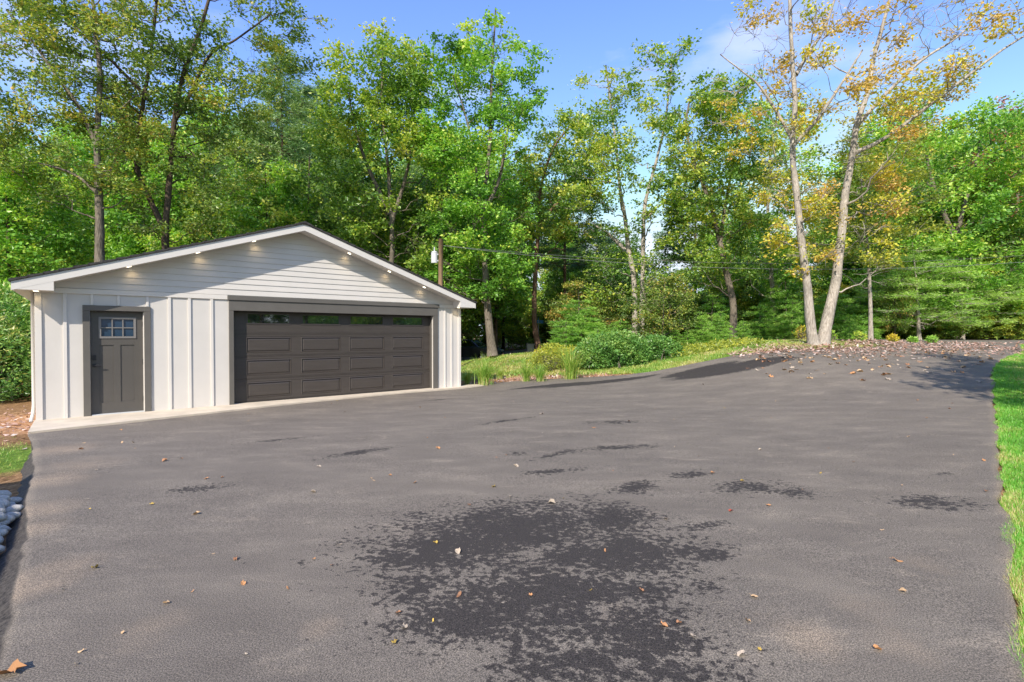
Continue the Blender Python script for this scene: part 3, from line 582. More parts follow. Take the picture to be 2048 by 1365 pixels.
def tree_meshes(seed, trunks, env, nclump, rclump, nleaf, lsize, kind='leaf', tint=(0.4, 0.14, 0.10), depth=0.85, twigs=6, flare=1.5, bare=0.0, tintz=0.1, extra=(), sides=10, limb=0.30, up=0.35, flat=0.7, autumn=0.0, lwidth=0.62, taper=0.85):
    """trunks: [(points, r0, r1)] in metres from the base; env rows (z, xmin, xmax) give the outline of the crown"""
    if kind != 'pine': lsize, nleaf = lsize*.82, nleaf*1.35; tint = (tint[0], tint[1], tint[2]*1.45); bare = max(bare, .07)
    rng = np.random.default_rng(seed)
    tg, bg_, lg = [], G(), G()
    nodes_p, nodes_r, nodes_t = [], [], []
    for (pts, r0, r1) in trunks:
        q = catmull(pts, 30); L_ = np.linspace(0, 1, 30)
        q[1:, :2] += np.cumsum(rng.normal(0, 0.012*r0/0.3, (29, 2)), 0)
        rad = r0 + (r1-r0)*L_**taper; rad *= 1 + (flare-1)*np.exp(-q[:, 2].clip(0)/ (1.2*r0+0.1))
        g = G(); g.tube(q, rad, sides, True, 0.05, rng); tg.append(g)
        k0 = int(0.0*30)
        for i in range(3, 30): nodes_p.append(q[i]); nodes_r.append(rad[i]*0.8); nodes_t.append(0.0)
    env = np.array(env, float); zlo, zhi = env[0, 0], env[-1, 0]
    # clump centres spread through the envelope, a little apart from each other
    C_ = []; tries = 0
    wid = lambda z: (np.interp(z, env[:, 0], env[:, 1]), np.interp(z, env[:, 0], env[:, 2]))
    wmax = (env[:, 2]-env[:, 1]).max(); md = rclump*1.05
    while len(C_) < nclump and tries < nclump*60:
        tries += 1; z = rng.uniform(zlo, zhi); a, b = wid(z)
        if rng.uniform() > (b-a)/wmax: continue
        x = rng.uniform(a, b); hw = (b-a)/2; m = (a+b)/2; yy = math.sqrt(max(0, 1-((x-m)/max(hw, .01))**2*0.8))*hw*depth
        y = rng.uniform(-1, 1)*yy
        # keep to the outer shell more than the core
        if rng.uniform() > 0.35 + 0.65*math.hypot((x-m)/max(hw, .01), y/max(hw, .01)): continue
        c = np.array([x, y, z])
        if C_ and min(np.linalg.norm((c-o)*[1, 1, 1.2]) for o in C_) < md: md *= 0.995; continue
        C_.append(c)
    C_ += [np.array(e, float) for e in extra]
    base = np.array([p for p in nodes_p]); 
    C_.sort(key=lambda c: np.linalg.norm(base-c, axis=1).min())
    tp = []; tt = []; to = []
    for c in C_:
        NP_ = np.array(nodes_p); dv = c - NP_; dist = np.linalg.norm(dv, axis=1)
        hd = np.hypot(dv[:, 0], dv[:, 1]); want = c[2] - hd*(0.75 if kind != 'pine' else 0.05)
        cost = dist + 1.2*np.abs(NP_[:, 2] - want)*(dv[:, 2] < 50) + np.array(nodes_t)*0.25 + 2.0*np.clip(NP_[:, 2] - c[2], 0, None)
        i = int(np.argmin(cost)); p0 = NP_[i]; r0 = nodes_r[i]
        n = 7; u = np.linspace(0, 1, n)[:, None]; dd = c - p0; Ld = np.linalg.norm(dd)
        arch = rng.normal(0, 0.06, (n, 3))*Ld*np.sin(np.pi*u); arch[:, 2] += (-0.10*Ld if kind != 'pine' else 0.02*Ld)*np.sin(np.pi*u[:, 0])
        q = p0 + dd*u + arch; ra = min(r0*0.62, max(0.012, limb*Ld*0.055+0.012)); 
        bg_.tube(q, np.linspace(ra, max(0.008, ra*0.35), n), 6 if ra > .04 else 4, False)
        for k in range(2, n): nodes_p.append(q[k]); nodes_r.append(ra*(1-0.65*k/n)); nodes_t.append(Ld*k/n + nodes_t[i])
        # twigs
        ct = rng.normal(tint[0], tint[1]) + tintz*((c[2]-zlo)/(zhi-zlo+.01) - 0.5)
        if rng.uniform() < autumn: ct += rng.uniform(0.3, 0.55)
        rc_ = rclump*rng.uniform(0.7, 1.3); nt = twigs
        nl = int(nleaf*rng.uniform(0.65, 1.35)*(0.0 if rng.uniform() < bare else 1)*(rc_/rclump)**2)
        outd = np.array([c[0]-p0[0], c[1]-p0[1], 0]); outd /= np.linalg.norm(outd)+1e-6
        E_ = []
        for t_ in range(nt):
            v = rng.normal(size=3); v[2] = v[2]*(flat*0.6) + up*0.6; v += outd*0.5; v /= np.linalg.norm(v)
            if kind == 'pine': v[2] *= 0.25
            e = c + v*rc_*rng.uniform(0.6, 1.25); s_ = q[-1 - (t_ % 2)]
            mid = (s_+e)/2 + rng.normal(0, .06, 3)*rc_
            bg_.tube([s_, mid, e], [max(.008, ra*.3), .008, .004], 3, False); E_.append((s_, mid, e))
        if nl:
            k = rng.integers(0, nt, nl); u = np.sqrt(rng.uniform(0.08, 1.1, nl))[:, None]
            S_ = np.array([e[0] for e in E_])[k]; M_ = np.array([e[1] for e in E_])[k]; T_ = np.array([e[2] for e in E_])[k]
            pos = (1-u)**2*S_ + 2*u*(1-u)*M_ + u**2*T_
            sp = rc_*(0.20 if kind != 'pine' else 0.13); pos = pos + rng.normal(0, 1, (nl, 3))*[sp, sp, sp*(0.75 if kind != 'pine' else 0.6)]
            tp.append(pos); tt.append(np.clip(ct + rng.normal(0, tint[2], nl), 0, 0.86)); 
            oo = (T_-S_); oo /= np.linalg.norm(oo, axis=1)[:, None]+1e-9; to.append(oo)
    pos = np.concatenate(tp); tt = np.concatenate(tt); to = np.concatenate(to)
    if kind == 'pine': leaves(lg, rng, pos, lsize, 0.3, 0.05, 0.15, tt, to, 0.3)
    else: leaves(lg, rng, pos, lsize, 0.6, -0.3, lwidth, tt, to*0.3, 0.4)
    return [g.mesh('trunk', True) for g in tg], bg_.mesh('branches', True), lg.mesh('crown')

def place_tree(name, ms, loc, rz, scale, bark, leaf, label, cat='tree', group=None):
    o = empty(name, loc, rz); o.scale = (scale,)*3 if not isinstance(scale, tuple) else scale
    tr, br, cr_ = ms
    for t in tr: link('trunk', t, bark, o)
    link('branches', br, bark, o); link('crown', cr_, leaf, o)
    tag(o, label, cat, group); return o

def base_at(px, py, d):
    """a point of the ground straight below a line of sight at distance d"""
    x = (px-1024)/F*d; return np.array([x, d, h1(x, d)])
def hero(name, px, d, trunks, env, label, bark, leaf, seed, cat='tree', group=None, sink=0.1, extra=(), **kw):
    """trunks and outline are given as sight-line points at the tree's own distance and turned into metres"""
    b = base_at(px, 0, d); b[2] -= sink
    def loc(p):
        q = P(p[0], p[1], d); return np.array([q[0]-b[0], (p[2] if len(p) > 2 else 0.0), q[2]-b[2]])
    T = []
    for pts, w0, w1 in trunks:
        v = [loc(p) for p in pts]; T.append((v, w0*d/F/2, w1*d/F/2))
    E_ = sorted([(loc((a, y))[2], loc((a, y))[0], loc((c, y))[0]) for (y, a, c) in env])
    X_ = [loc(p) for p in extra]
    ms = tree_meshes(seed, T, E_, extra=X_, **kw)
    return place_tree(name, ms, tuple(b), 0, 1, bark, leaf, label, cat, group), ms

# ------------------------------------------------------------------ the trees that stand out in the photograph
# V-shaped double oak by the end of the driveway
hero('oak_tree', 1638, 18.0,
     [([(1628, 692), (1621, 650), (1612, 570), (1600, 480), (1592, 400), (1583, 300), (1588, 210), (1582, 120), (1577, 0), (1574, -60)], 21, 5),
      ([(1648, 692, .1), (1660, 640, .2), (1682, 560, .3), (1698, 470, .4), (1708, 390, .5), (1722, 310, .5), (1733, 235, .5), (1756, 170, .5), (1775, 90, .6), (1800, 0, .6), (1812, -50, .6)], 24, 5),
      ([(1733, 240, .5), (1770, 190, 0), (1830, 130, -.3), (1890, 90, -.5), (1960, 20, -.6)], 9, 2.5),
      ([(1722, 300, .5), (1780, 270, 0), (1880, 190, -.5), (1970, 120, -.9), (2050, 75, -1.1)], 10, 2.5),
      ([(1588, 290), (1625, 245, -.3), (1665, 180, -.5), (1700, 120, -.6)], 9, 3),
      ([(1585, 280), (1565, 220, .3), (1530, 160, .4), (1500, 130, .5), (1455, 90, .6)], 8, 2),
      ([(1592, 150), (1625, 100, .3), (1665, 40, .5), (1690, -30, .5)], 9, 4)],
     [(565, 1590, 1740), (500, 1570, 1760), (420, 1540, 1790), (300, 1480, 1830), (200, 1440, 1900), (100, 1440, 2000), (40, 1480, 2010), (-40, 1520, 1980)],
     'pale forked oak growing as a V beside the driveway, sparse yellow and orange leaves', M['bark_pale'], M['leaf_autumn'], 11,
     nclump=140, rclump=.56, nleaf=150, lsize=.14, tint=(0.58, 0.20, 0.12), depth=.55, twigs=10, flare=1.2, taper=.7, bare=.42, sides=12, limb=.32, tintz=0.42, autumn=.12)
# tall slim tree in the middle
HT = {}
o_, HT['mid'] = hero('maple_tree', 982, 24.0,
     [([(985, 712), (978, 640), (972, 560), (968, 470), (972, 380), (980, 280), (985, 150), (992, 15)], 18, 3), ([(972, 470), (958, 400), (950, 330), (935, 250), (905, 150)], 8, 2), ([(972, 420), (1000, 350), (1015, 260), (1045, 190)], 9, 2)],
     [(600, 930, 1020), (560, 880, 1050), (480, 860, 1060), (400, 880, 1050), (300, 860, 1050), (230, 840, 1060), (170, 850, 1085), (100, 870, 1070), (50, 960, 1010), (20, 980, 1000)],
     'tall slim leafy tree rising right of the garage gable, its trunk behind the grass clumps', M['bark_mid'], M['leaf_bright'], 21,
     nclump=120, rclump=.72, nleaf=210, lsize=.19, tint=(0.42, 0.15, 0.11), depth=.8, tintz=0.15, flare=1.5)
hero('oak_tree', 775, 25.0,
     [([(778, 690), (782, 560), (784, 470), (780, 400), (772, 300), (762, 200), (764, 80)], 13, 3), ([(782, 450), (810, 360), (826, 270), (815, 170)], 10, 2), ([(780, 430), (735, 330), (705, 230), (700, 160)], 10, 2)],
     [(600, 700, 860), (500, 690, 870), (400, 650, 880), (300, 650, 860), (220, 660, 830), (160, 660, 850), (120, 690, 845), (90, 740, 800), (62, 760, 785)],
     'broad round-topped tree standing behind the right slope of the garage roof', M['bark_mid'], M['leaf_green'], 22,
     nclump=120, rclump=.85, nleaf=230, lsize=.20, tint=(0.40, 0.15, 0.11), depth=.8, tintz=0.12)
# big oak behind the garage, left: two leaning stems
hero('oak_tree', 335, 19.5,
     [([(338, 690), (336, 560), (330, 480), (336, 400), (345, 300), (352, 220), (370, 140), (400, 60), (425, -20)], 16, 5), ([(332, 470), (305, 410), (278, 350), (272, 290), (285, 220), (300, 130), (312, 30), (320, -40)], 12, 4),
      ([(345, 250), (380, 190), (420, 110), (470, 80), (540, 30)], 8, 2.5), ([(300, 200), (250, 150), (190, 90), (120, 40)], 8, 3)],
     [(470, 300, 400), (400, 250, 470), (300, 220, 500), (200, 130, 500), (120, 110, 560), (40, 100, 600), (-40, 100, 610)],
     'large dark oak with two leaning stems and arching limbs behind the garage', M['bark_dark'], M['leaf_olive'], 23,
     nclump=125, rclump=.72, nleaf=210, lsize=.15, tint=(0.38, 0.13, 0.10), depth=.8, autumn=.02)
hero('oak_tree', 200, 18.5,
     [([(203, 700), (200, 560), (199, 460), (197, 360), (196, 260), (200, 150), (192, 60), (185, -30)], 20, 5), ([(197, 300), (160, 220), (110, 150), (60, 80), (10, 20)], 9, 3), ([(198, 390), (150, 350), (90, 330), (50, 320)], 7, 2)],
     [(400, 60, 260), (330, 0, 250), (240, -60, 270), (140, -80, 300), (60, -60, 300), (-40, -40, 300)],
     'straight grey-trunked oak left of the garage peak, brownish crown leaning left', M['bark_mid'], M['leaf_olive'], 24,
     nclump=100, rclump=.72, nleaf=190, lsize=.15, tint=(0.42, 0.13, 0.11), depth=.8, autumn=.04)
# pale two-stemmed tree centre right
hero('tulip_tree', 1278, 26.0,
     [([(1270, 690), (1268, 570), (1256, 500), (1248, 430), (1240, 380), (1232, 300), (1222, 220), (1210, 130)], 12, 3), ([(1283, 690), (1286, 570), (1287, 470), (1292, 400), (1310, 330), (1330, 240), (1342, 110)], 12, 3), ([(1250, 500), (1225, 475), (1205, 460), (1190, 452)], 9, 3)],
     [(600, 1190, 1350), (500, 1180, 1370), (420, 1150, 1400), (330, 1140, 1400), (260, 1150, 1410), (190, 1150, 1400), (140, 1170, 1395), (112, 1300, 1370)],
     'pale two-stemmed tree in the middle of the wood with orange-tipped upper leaves', M['bark_pale'], M['leaf_green'], 25,
     nclump=105, rclump=.78, nleaf=150, lsize=.19, tint=(0.44, 0.20, 0.13), depth=.7, tintz=.6, autumn=.10)
hero('oak_tree', 1460, 24.0,
     [([(1466, 690), (1466, 610), (1455, 560), (1443, 500), (1432, 450), (1420, 410), (1405, 370), (1385, 320), (1370, 250), (1380, 190)], 15, 3), ([(1440, 490), (1452, 400), (1470, 300), (1480, 220)], 8, 2)],
     [(560, 1390, 1500), (460, 1360, 1530), (380, 1340, 1540), (300, 1330, 1530), (220, 1350, 1520), (180, 1380, 1500)],
     'curving grey trunk tree just left of the forked oak', M['bark_mid'], M['leaf_green'], 26,
     nclump=90, rclump=.72, nleaf=190, lsize=.18, tint=(0.40, 0.15, 0.12), depth=.75, autumn=.05)
hero('oak_tree', 1540, 27.0,
     [([(1546, 690), (1545, 600), (1540, 520), (1536, 430), (1538, 340), (1545, 240)], 11, 3)],
     [(560, 1480, 1600), (450, 1470, 1620), (350, 1480, 1620), (280, 1490, 1620), (220, 1500, 1600)],
     'pale slender trunk seen between the curving trunk and the forked oak', M['bark_pale'], M['leaf_bright'], 27,
     nclump=60, rclump=.8, nleaf=170, lsize=.18, tint=(0.45, 0.18, 0.12), depth=.75, autumn=.1)
_, HT['right'] = hero('maple_tree', 1905, 27.0,
     [([(1915, 690), (1912, 560), (1905, 480), (1880, 420), (1860, 360), (1850, 300)], 18, 4), ([(1908, 500), (1925, 420), (1950, 340), (1960, 280)], 10, 3)],
     [(620, 1780, 2040), (520, 1750, 2060), (420, 1740, 2060), (340, 1760, 2050), (270, 1790, 2030), (240, 1820, 1990)],
     'wide bright green tree filling the wood at the right, above the feathery hemlocks', M['bark_mid'], M['leaf_bright'], 28,
     nclump=130, rclump=.95, nleaf=240, lsize=.21, tint=(0.40, 0.14, 0.11), depth=.7, autumn=.02)
_, HT['yel'] = hero('beech_tree', 1730, 22.5,
     [([(1742, 690), (1740, 600), (1735, 500), (1725, 400), (1722, 330)], 9, 2)],
     [(540, 1660, 1770), (470, 1640, 1830), (400, 1640, 1850), (340, 1660, 1840), (290, 1690, 1810)],
     'young yellow-green beech right behind the forked oak', M['bark_pale'], M['leaf_autumn'], 29,
     nclump=60, rclump=.75, nleaf=170, lsize=.15, tint=(0.16, 0.14, 0.09), depth=.6, flat=.3)
hero('maple_tree', 2040, 30.0,
     [([(2045, 690), (2040, 560), (2035, 430), (2040, 320)], 14, 4)],
     [(480, 1970, 2130), (380, 1960, 2140), (300, 1970, 2130), (240, 2000, 2110), (215, 2030, 2080)],
     'dull red-leaved tree at the right edge of the photo', M['bark_mid'], M['leaf_red'], 30,
     nclump=70, rclump=.85, nleaf=150, lsize=.18, tint=(0.40, 0.2, 0.13), depth=.75)
hero('oak_tree', 1100, 29.0,
     [([(1078, 700), (1068, 640), (1070, 540), (1076, 460), (1080, 380), (1105, 300), (1150, 240)], 12, 3), ([(1076, 450), (1120, 400), (1160, 350), (1195, 260)], 8, 2)],
     [(480, 1030, 1180), (400, 1030, 1190), (330, 1040, 1210), (270, 1060, 1215), (225, 1120, 1205)],
     'leafy tree with reddish trunk between the slim middle tree and the pale two-stemmed tree', M['bark_pine'], M['leaf_green'], 31,
     nclump=75, rclump=.8, nleaf=170, lsize=.20, tint=(0.48, 0.18, 0.12), depth=.75, autumn=.10)
# dark leafy tree left edge
hero('maple_tree', 30, 20.0,
     [([(20, 700), (18, 560), (15, 460), (10, 380)], 12, 3)],
     [(640, -60, 110), (540, -80, 130), (460, -90, 140), (400, -80, 110), (350, -60, 60)],
     'low bright green tree at the left edge beside the garage eave', M['bark_dark'], M['leaf_bright'], 32,
     nclump=70, rclump=.8, nleaf=230, lsize=.18, tint=(0.33, 0.15, 0.1), depth=.8)

# ---- conifers
def conifer(seed, h, r, n, rcl, nleaf, ls, z0=0.18, tr=.16, **kw):
    return tree_meshes(seed, [([(0, 0, 0), (.05, .03, h*.5), (0, 0, h)], tr, .02)], [(h*z0, -r*.7, r*.7), (h*(z0+.12), -r, r), (h*.6, -r*.72, r*.72), (h*.85, -r*.38, r*.38), (h, -.12, .12)], n, rcl, nleaf, ls, kind='pine', **kw)
TOPC = [(math.cos(i*2.4)*(16-z)*.24, math.sin(i*2.4)*(16-z)*.24, z) for i, z in enumerate(np.linspace(9.5, 15.9, 34))]
CON = [conifer(41, 16, 3.1, 105, .80, 330, .26, tint=(.55, .16, .15), depth=1.0, twigs=9, extra=TOPC), conifer(42, 14, 2.7, 60, .95, 300, .26, z0=.4, tint=(.5, .16, .15), depth=1.0, twigs=9)]
SAP = [conifer(43, 3.2, 1.15, 60, .42, 300, .15, z0=.03, tr=.04, tint=(.5, .18, .16), depth=1.0, twigs=8, up=.8), conifer(44, 2.4, 1.1, 46, .42, 280, .15, z0=.03, tr=.04, tint=(.45, .18, .16), depth=1.0, twigs=8, up=.8)]
def hat(px, ytop, d): return (P(px, ytop, d)[2] - h1((px-1024)/F*d, d))
def conput(ms, h0, px, ytop, d, rz, label, name='pine_tree', leaf='pine', bark='bark_pine', grp=None, wide=1.0):
    b = base_at(px, 0, d); s = hat(px, ytop, d)/h0
    o = place_tree(name, ms, (b[0], b[1], b[2]-.05), rz, (s*wide, s*wide, s), M[bark], M[leaf], label, 'tree', grp); return o
conput(CON[0], 16, 566, 108, 32, .3, 'pointed spruce rising above the garage roof peak')
conput(CON[0], 16, 470, 250, 38, 1.9, 'second conifer behind the left roof slope, lower than the pointed spruce')
conput(CON[1], 14, 884, 262, 34, 2.9, 'soft grey-green pine behind the utility pole')
conput(CON[1], 14, 1130, 285, 33, 4.1, 'open thin-crowned pine with a dark bare stem, sky showing through')
conput(CON[0], 16, 820, 330, 40, 5.0, 'pine low behind the right roof slope, left of the utility pole')
conput(CON[1], 14, 1390, 300, 40, 1.2, 'dark pine far back between the two-stemmed tree and the curving trunk')
conput(CON[0], 16, 640, 170, 42, 1.0, 'bluish conifer tip right of the pointed spruce')
# feathery hemlocks at the right
HEM = tree_meshes(45, [([(0, 0, 0), (-.1, 0, 2.0), (-.3, .1, 4.6)], .09, .02)], [(.7, -1.6, 1.6), (1.5, -2.2, 2.1), (2.6, -1.8, 1.9), (3.8, -1.0, 1.1), (4.7, -.3, .3)], 80, .62, 330, .13, kind='pine', tint=(.68, .15, .14), depth=.9, twigs=9)
for i, (px, yt, d, rz, lb) in enumerate([(1838, 478, 25.0, .2, 'feathery hemlock with a pale leaning stem across the road at the right'), (1925, 500, 26.5, 2.2, 'feathery hemlock right of the pale leaning stem'), (1765, 520, 27, 4.0, 'feathery hemlock nearest the forked oak'), (2010, 490, 28, 5.2, 'feathery hemlock at the right edge of the photo')]):
    conput(HEM, 4.7, px, yt, d, rz, lb, 'hemlock_tree', 'sapling', 'bark_pale', 'hemlocks across the road', 1.0)
# pine saplings of the undergrowth
for i, (px, yt, d, rz, w, lb) in enumerate([(1132, 642, 22, .3, 1.3, 'bushy bright green pine sapling left of the big shrub'), (1165, 632, 23, 1.9, 1.3, 'pine sapling touching the left end of the big shrub'), (1350, 655, 21, 2.4, .9, 'pine sapling behind the right end of the big shrub'), (1402, 632, 21.5, 3.9, .9, 'tall pine sapling below the curving grey trunk'),
      (1440, 622, 22.5, 5.1, .9, 'pine sapling right below the curving grey trunk'), (1487, 640, 22.0, .9, .8, 'pine sapling between the curving trunk and the slender pale trunk'), (1585, 590, 24, 1.4, .7, 'taller pine sapling just left of the forked oak'), (1700, 640, 21, 2.7, .9, 'pine sapling just right of the forked oak'), (1330, 640, 24, 3.2, 1.0, 'pine sapling behind the middle of the big shrub'), (1745, 655, 24.5, 4.4, 1.0, 'low pine sapling at the road edge right of the forked oak')]):
    conput(SAP[i % 2], (3.2, 2.4)[i % 2], px, yt, d, rz, lb, 'pine_sapling', 'sapling', 'bark_mid', 'young pines of the undergrowth', w)

for i, (px, yt, d, rz, w, lb) in enumerate([(1158, 600, 24, 1.3, 1.4, 'broad pine sapling behind the bushy one left of the big shrub'), (1240, 640, 23.5, .6, 1.3, 'pine sapling peeping over the left half of the big shrub'), (1425, 590, 25, 2.6, 1.1, 'tallest pine sapling left of the curving trunk'), (1520, 610, 24.5, 3.6, 1.2, 'pine sapling between the two trunks left of the forked oak'), (1570, 560, 26, 4.5, 1.1, 'tall soft pine sapling behind the left stem of the forked oak'),
      (1665, 585, 25, .2, 1.2, 'pine sapling seen through the V of the forked oak'), (1720, 600, 26, 5.4, 1.3, 'broad pine sapling right of the forked oak'), (1450, 655, 20.8, 2.2, 1.1, 'low pine sapling in front of the curving trunk'), (1375, 660, 20.6, 1.2, 1.2, 'low pine sapling at the right end of the big shrub'), (1195, 655, 21.5, 5.2, 1.3, 'low pine sapling at the left end of the big shrub')]):
    conput(SAP[i % 2], (3.2, 2.4)[i % 2], px, yt, d, rz, lb, 'pine_sapling', 'sapling', 'bark_mid', 'young pines of the undergrowth', w)

# ---- woodland filling behind: copies of four kinds
ARC = []
def arche(seed, h, r, n, rc, nl, ls, z0, **kw):
    rng = np.random.default_rng(seed+900); lean = rng.normal(0, .5)
    tr = [([(0, 0, 0), (lean*.3, 0, h*.3), (lean*.6, .1, h*.65), (lean*.5, 0, h)], .14, .025), ([(lean*.3, 0, h*.32), (lean*.3-1.0, .4, h*.55), (lean-1.4, .6, h*.8)], .09, .02)]
    e = [(h*z0, -r*.5, r*.55), (h*(z0+.12), -r*.85, r*.9), (h*.55, -r, r*.92), (h*.75, -r*.8, r), (h*.9, -r*.55, r*.5), (h, -r*.15, r*.2)]
    return tree_meshes(seed, tr, e, n, rc, nl, ls, **kw)
ARC = [arche(51, 13, 2.9, 88, .95, 170, .24, .22, tint=(.36, .16, .11)), arche(52, 12, 3.4, 90, 1.0, 170, .24, .15, tint=(.45, .17, .12), autumn=.04), arche(53, 14, 2.5, 78, .9, 160, .22, .35, tint=(.42, .18, .12), autumn=.05)]
UND = tree_meshes(54, [([(0, 0, 0), (.1, 0, 1.5), (.2, .1, 3.6)], .04, .01), ([(.02, 0, .2), (-.4, .1, 1.2), (-.8, .2, 2.8)], .03, .01)], [(.25, -1.1, 1.1), (1.2, -1.6, 1.6), (2.6, -1.3, 1.3), (3.8, -.5, .5)], 62, .48, 150, .14, tint=(.42, .19, .13), depth=.9, autumn=.05, flare=1.1)
rng = random.Random(77)
LAND = [(-400, 'far left of the garage'), (60, 'behind the left eave of the garage'), (170, 'behind the entry door end of the garage'), (270, 'left of the oak with leaning stems'), (370, 'right of the oak with leaning stems'), (470, 'behind the left roof slope'), (560, 'beneath the pointed spruce'), (650, 'right of the roof peak'), (740, 'behind the round-topped tree'), (830, 'left of the utility pole'), (890, 'right of the utility pole'), (980, 'behind the slim middle tree'), (1060, 'by the reddish trunk'),
        (1140, 'around the open pine'), (1210, 'left of the pale two-stemmed tree'), (1290, 'right of the pale two-stemmed tree'), (1370, 'above the right end of the big shrub'), (1450, 'behind the curving trunk'), (1530, 'behind the slender pale trunk'), (1600, 'left of the forked oak'), (1680, 'seen through the V of the forked oak'), (1760, 'right of the forked oak'), (1840, 'above the leaning hemlock stem'), (1920, 'above the right hemlocks'), (2000, 'at the right edge of the wood')]
USED = {}
def uniq(base):
    w_ = ['', ', farther back', ', third row back', ', deep in the wood', ', deepest in the wood', ', low in the wood', ', half hidden']
    k = USED.get(base, 0); USED[base] = k+1; return base + w_[min(k, 6)]
def near_land(px): return min(LAND, key=lambda a: abs(a[0]-px))[1]
TOPS = np.array([(-300, 100), (0, 250), (100, 250), (200, 200), (400, 190), (500, 210), (600, 200), (660, 200), (700, 240), (850, 270), (1000, 280), (1050, 330), (1100, 350), (1140, 440), (1185, 440), (1210, 400), (1290, 430), (1330, 480), (1400, 480), (1430, 400), (1500, 360), (1560, 430), (1640, 420), (1700, 290), (1760, 230), (1850, 250), (1950, 250), (2048, 240), (2300, 200)])
for row, (d0, step, off, drop) in enumerate([(29, 118, 0, 70), (36, 112, 50, 30), (45, 108, 20, 10), (56, 104, 70, 20)]):
    px = -180 + off
    while px < 2250:
        q = px + rng.uniform(-28, 28); d = d0 + rng.uniform(-2.5, 2.5)
        yt = np.interp(q, TOPS[:, 0], TOPS[:, 1]) + drop + rng.uniform(-30, 60)
        x_ = (q-1024)/F*d
        if row >= 1 and (1060 < q < 1680 or 640 < q < 860) and rng.random() < .25: px += step; continue
        # keep the road clear
        if np.min(np.hypot(rc[:, 0]-x_, rc[:, 1]-d)) < 3.6: d += 6.5; x_ = (q-1024)/F*d
        k = rng.choice([0, 0, 1, 1, 2]); h0 = (13, 12, 14)[k]; b = base_at(q, 0, d); s = hat(q, yt, d)/h0
        lf, word = rng.choice([('leaf_green', 'green'), ('leaf_green', 'green'), ('leaf_bright', 'bright green'), ('leaf_bright', 'bright green'), ('leaf_olive', 'olive green')])
        nm, bk = rng.choice([('bark_mid', 'grey'), ('bark_dark', 'dark'), ('bark_pale', 'pale')])
        place_tree('forest_tree', ARC[k], (b[0], b[1], b[2]-.1), rng.uniform(0, 6.28), (s*rng.uniform(.85, 1.1),)*2 + (s,), M[nm], M[lf], uniq(f'{word} tree, {bk} trunk, {near_land(q)}'), 'tree', 'forest trees behind the clearing')
        px += step
# undergrowth trees and saplings
for (d0, step, lo, hi, y0, y1) in [(26, 78, 700, 2200, 560, 620), (33, 70, -150, 2200, 540, 610), (43, 62, -150, 2200, 560, 620)]:
    px = lo
    while px < hi:
        q = px + rng.uniform(-22, 22); d = d0 + rng.uniform(-1.5, 1.5); yt = rng.uniform(y0, y1); x_ = (q-1024)/F*d
        if np.min(np.hypot(rc[:, 0]-x_, rc[:, 1]-d)) < 3.9: d += 7.5; x_ = (q-1024)/F*d
        if 850 < q < 1130 and d < 41: px += step; continue
        if 915 < q < 990 and d < 48: px += step; continue
        b = base_at(q, 0, d); s = hat(q, yt, d)/3.8; lf, word = rng.choice([('leaf_green', 'dark green'), ('leaf_bright', 'bright green'), ('leaf_olive', 'olive')])
        place_tree('understorey_tree', UND, (b[0], b[1], b[2]-.05), rng.uniform(0, 6.28), (s*1.15, s*1.15, s), M['bark_mid'], M[lf], uniq(f'low {word} tree {near_land(q)}'), 'tree', 'understorey trees')
        px += step
for i, (px, d, yt, lf) in enumerate([(1740, 27.5, 600, 'leaf_bright'), (1800, 27.0, 625, 'leaf_bright'), (1870, 26.6, 610, 'leaf_bright'), (1900, 28.5, 590, 'leaf_green'), (1965, 27.2, 605, 'leaf_bright'), (2030, 27.0, 615, 'leaf_bright'), (1690, 27.0, 620, 'leaf_bright')]):
    b = base_at(px, 0, d); q_ = hat(px, yt, d)/3.8; place_tree('understorey_tree', UND, (b[0], b[1], b[2]-.15), i*.9, (q_*1.5, q_*1.5, q_), M['bark_mid'], M[lf], ['leafy brush at the road edge right of the forked oak', 'low brush left of the leaning hemlock stem', 'brush right of the leaning hemlock stem', 'taller brush between the leaning stem and the right hemlock', 'brush below the right hemlock', 'brush at the road edge by the photo edge', 'brush at the road edge behind the forked oak'][i], 'tree', 'roadside brush')
# far wood seen through the gaps
def mass(seed, pts, n, size, leaf, name, label, spread, zt, cat='woodland', parent=None, tint=(.35, .2)):
    r_ = np.random.default_rng(seed); g = G(); pts = np.array(pts, float); k = r_.integers(0, len(pts), n)
    c = pts[k]; u = r_.uniform(0, 1, n); pos = c + r_.normal(0, 1, (n, 3))*spread; hh = zt*(0.65+0.35*np.sin(c[:, 0]*.7)*np.cos(c[:, 0]*.23+c[:, 1])); pos[:, 2] = c[:, 2] + u**0.8*hh
    leaves(g, r_, pos, size, .6, -.3, .7, np.clip(r_.normal(tint[0], tint[1], n), 0, .86)); return g.build(name, M[leaf], parent)
pts = [(x, 82 + 6*math.sin(x*.13), h1(min(60, max(-60, x)), 79)) for x in np.arange(-110, 112, 2.2)]
tag(mass(61, pts, 52000, .62, 'leaf_green', 'distant_woods', '', (1.6, 3.0, .3), 9.5), 'hazy green mass of distant woodland behind all the single trees', 'woodland', kind='stuff')

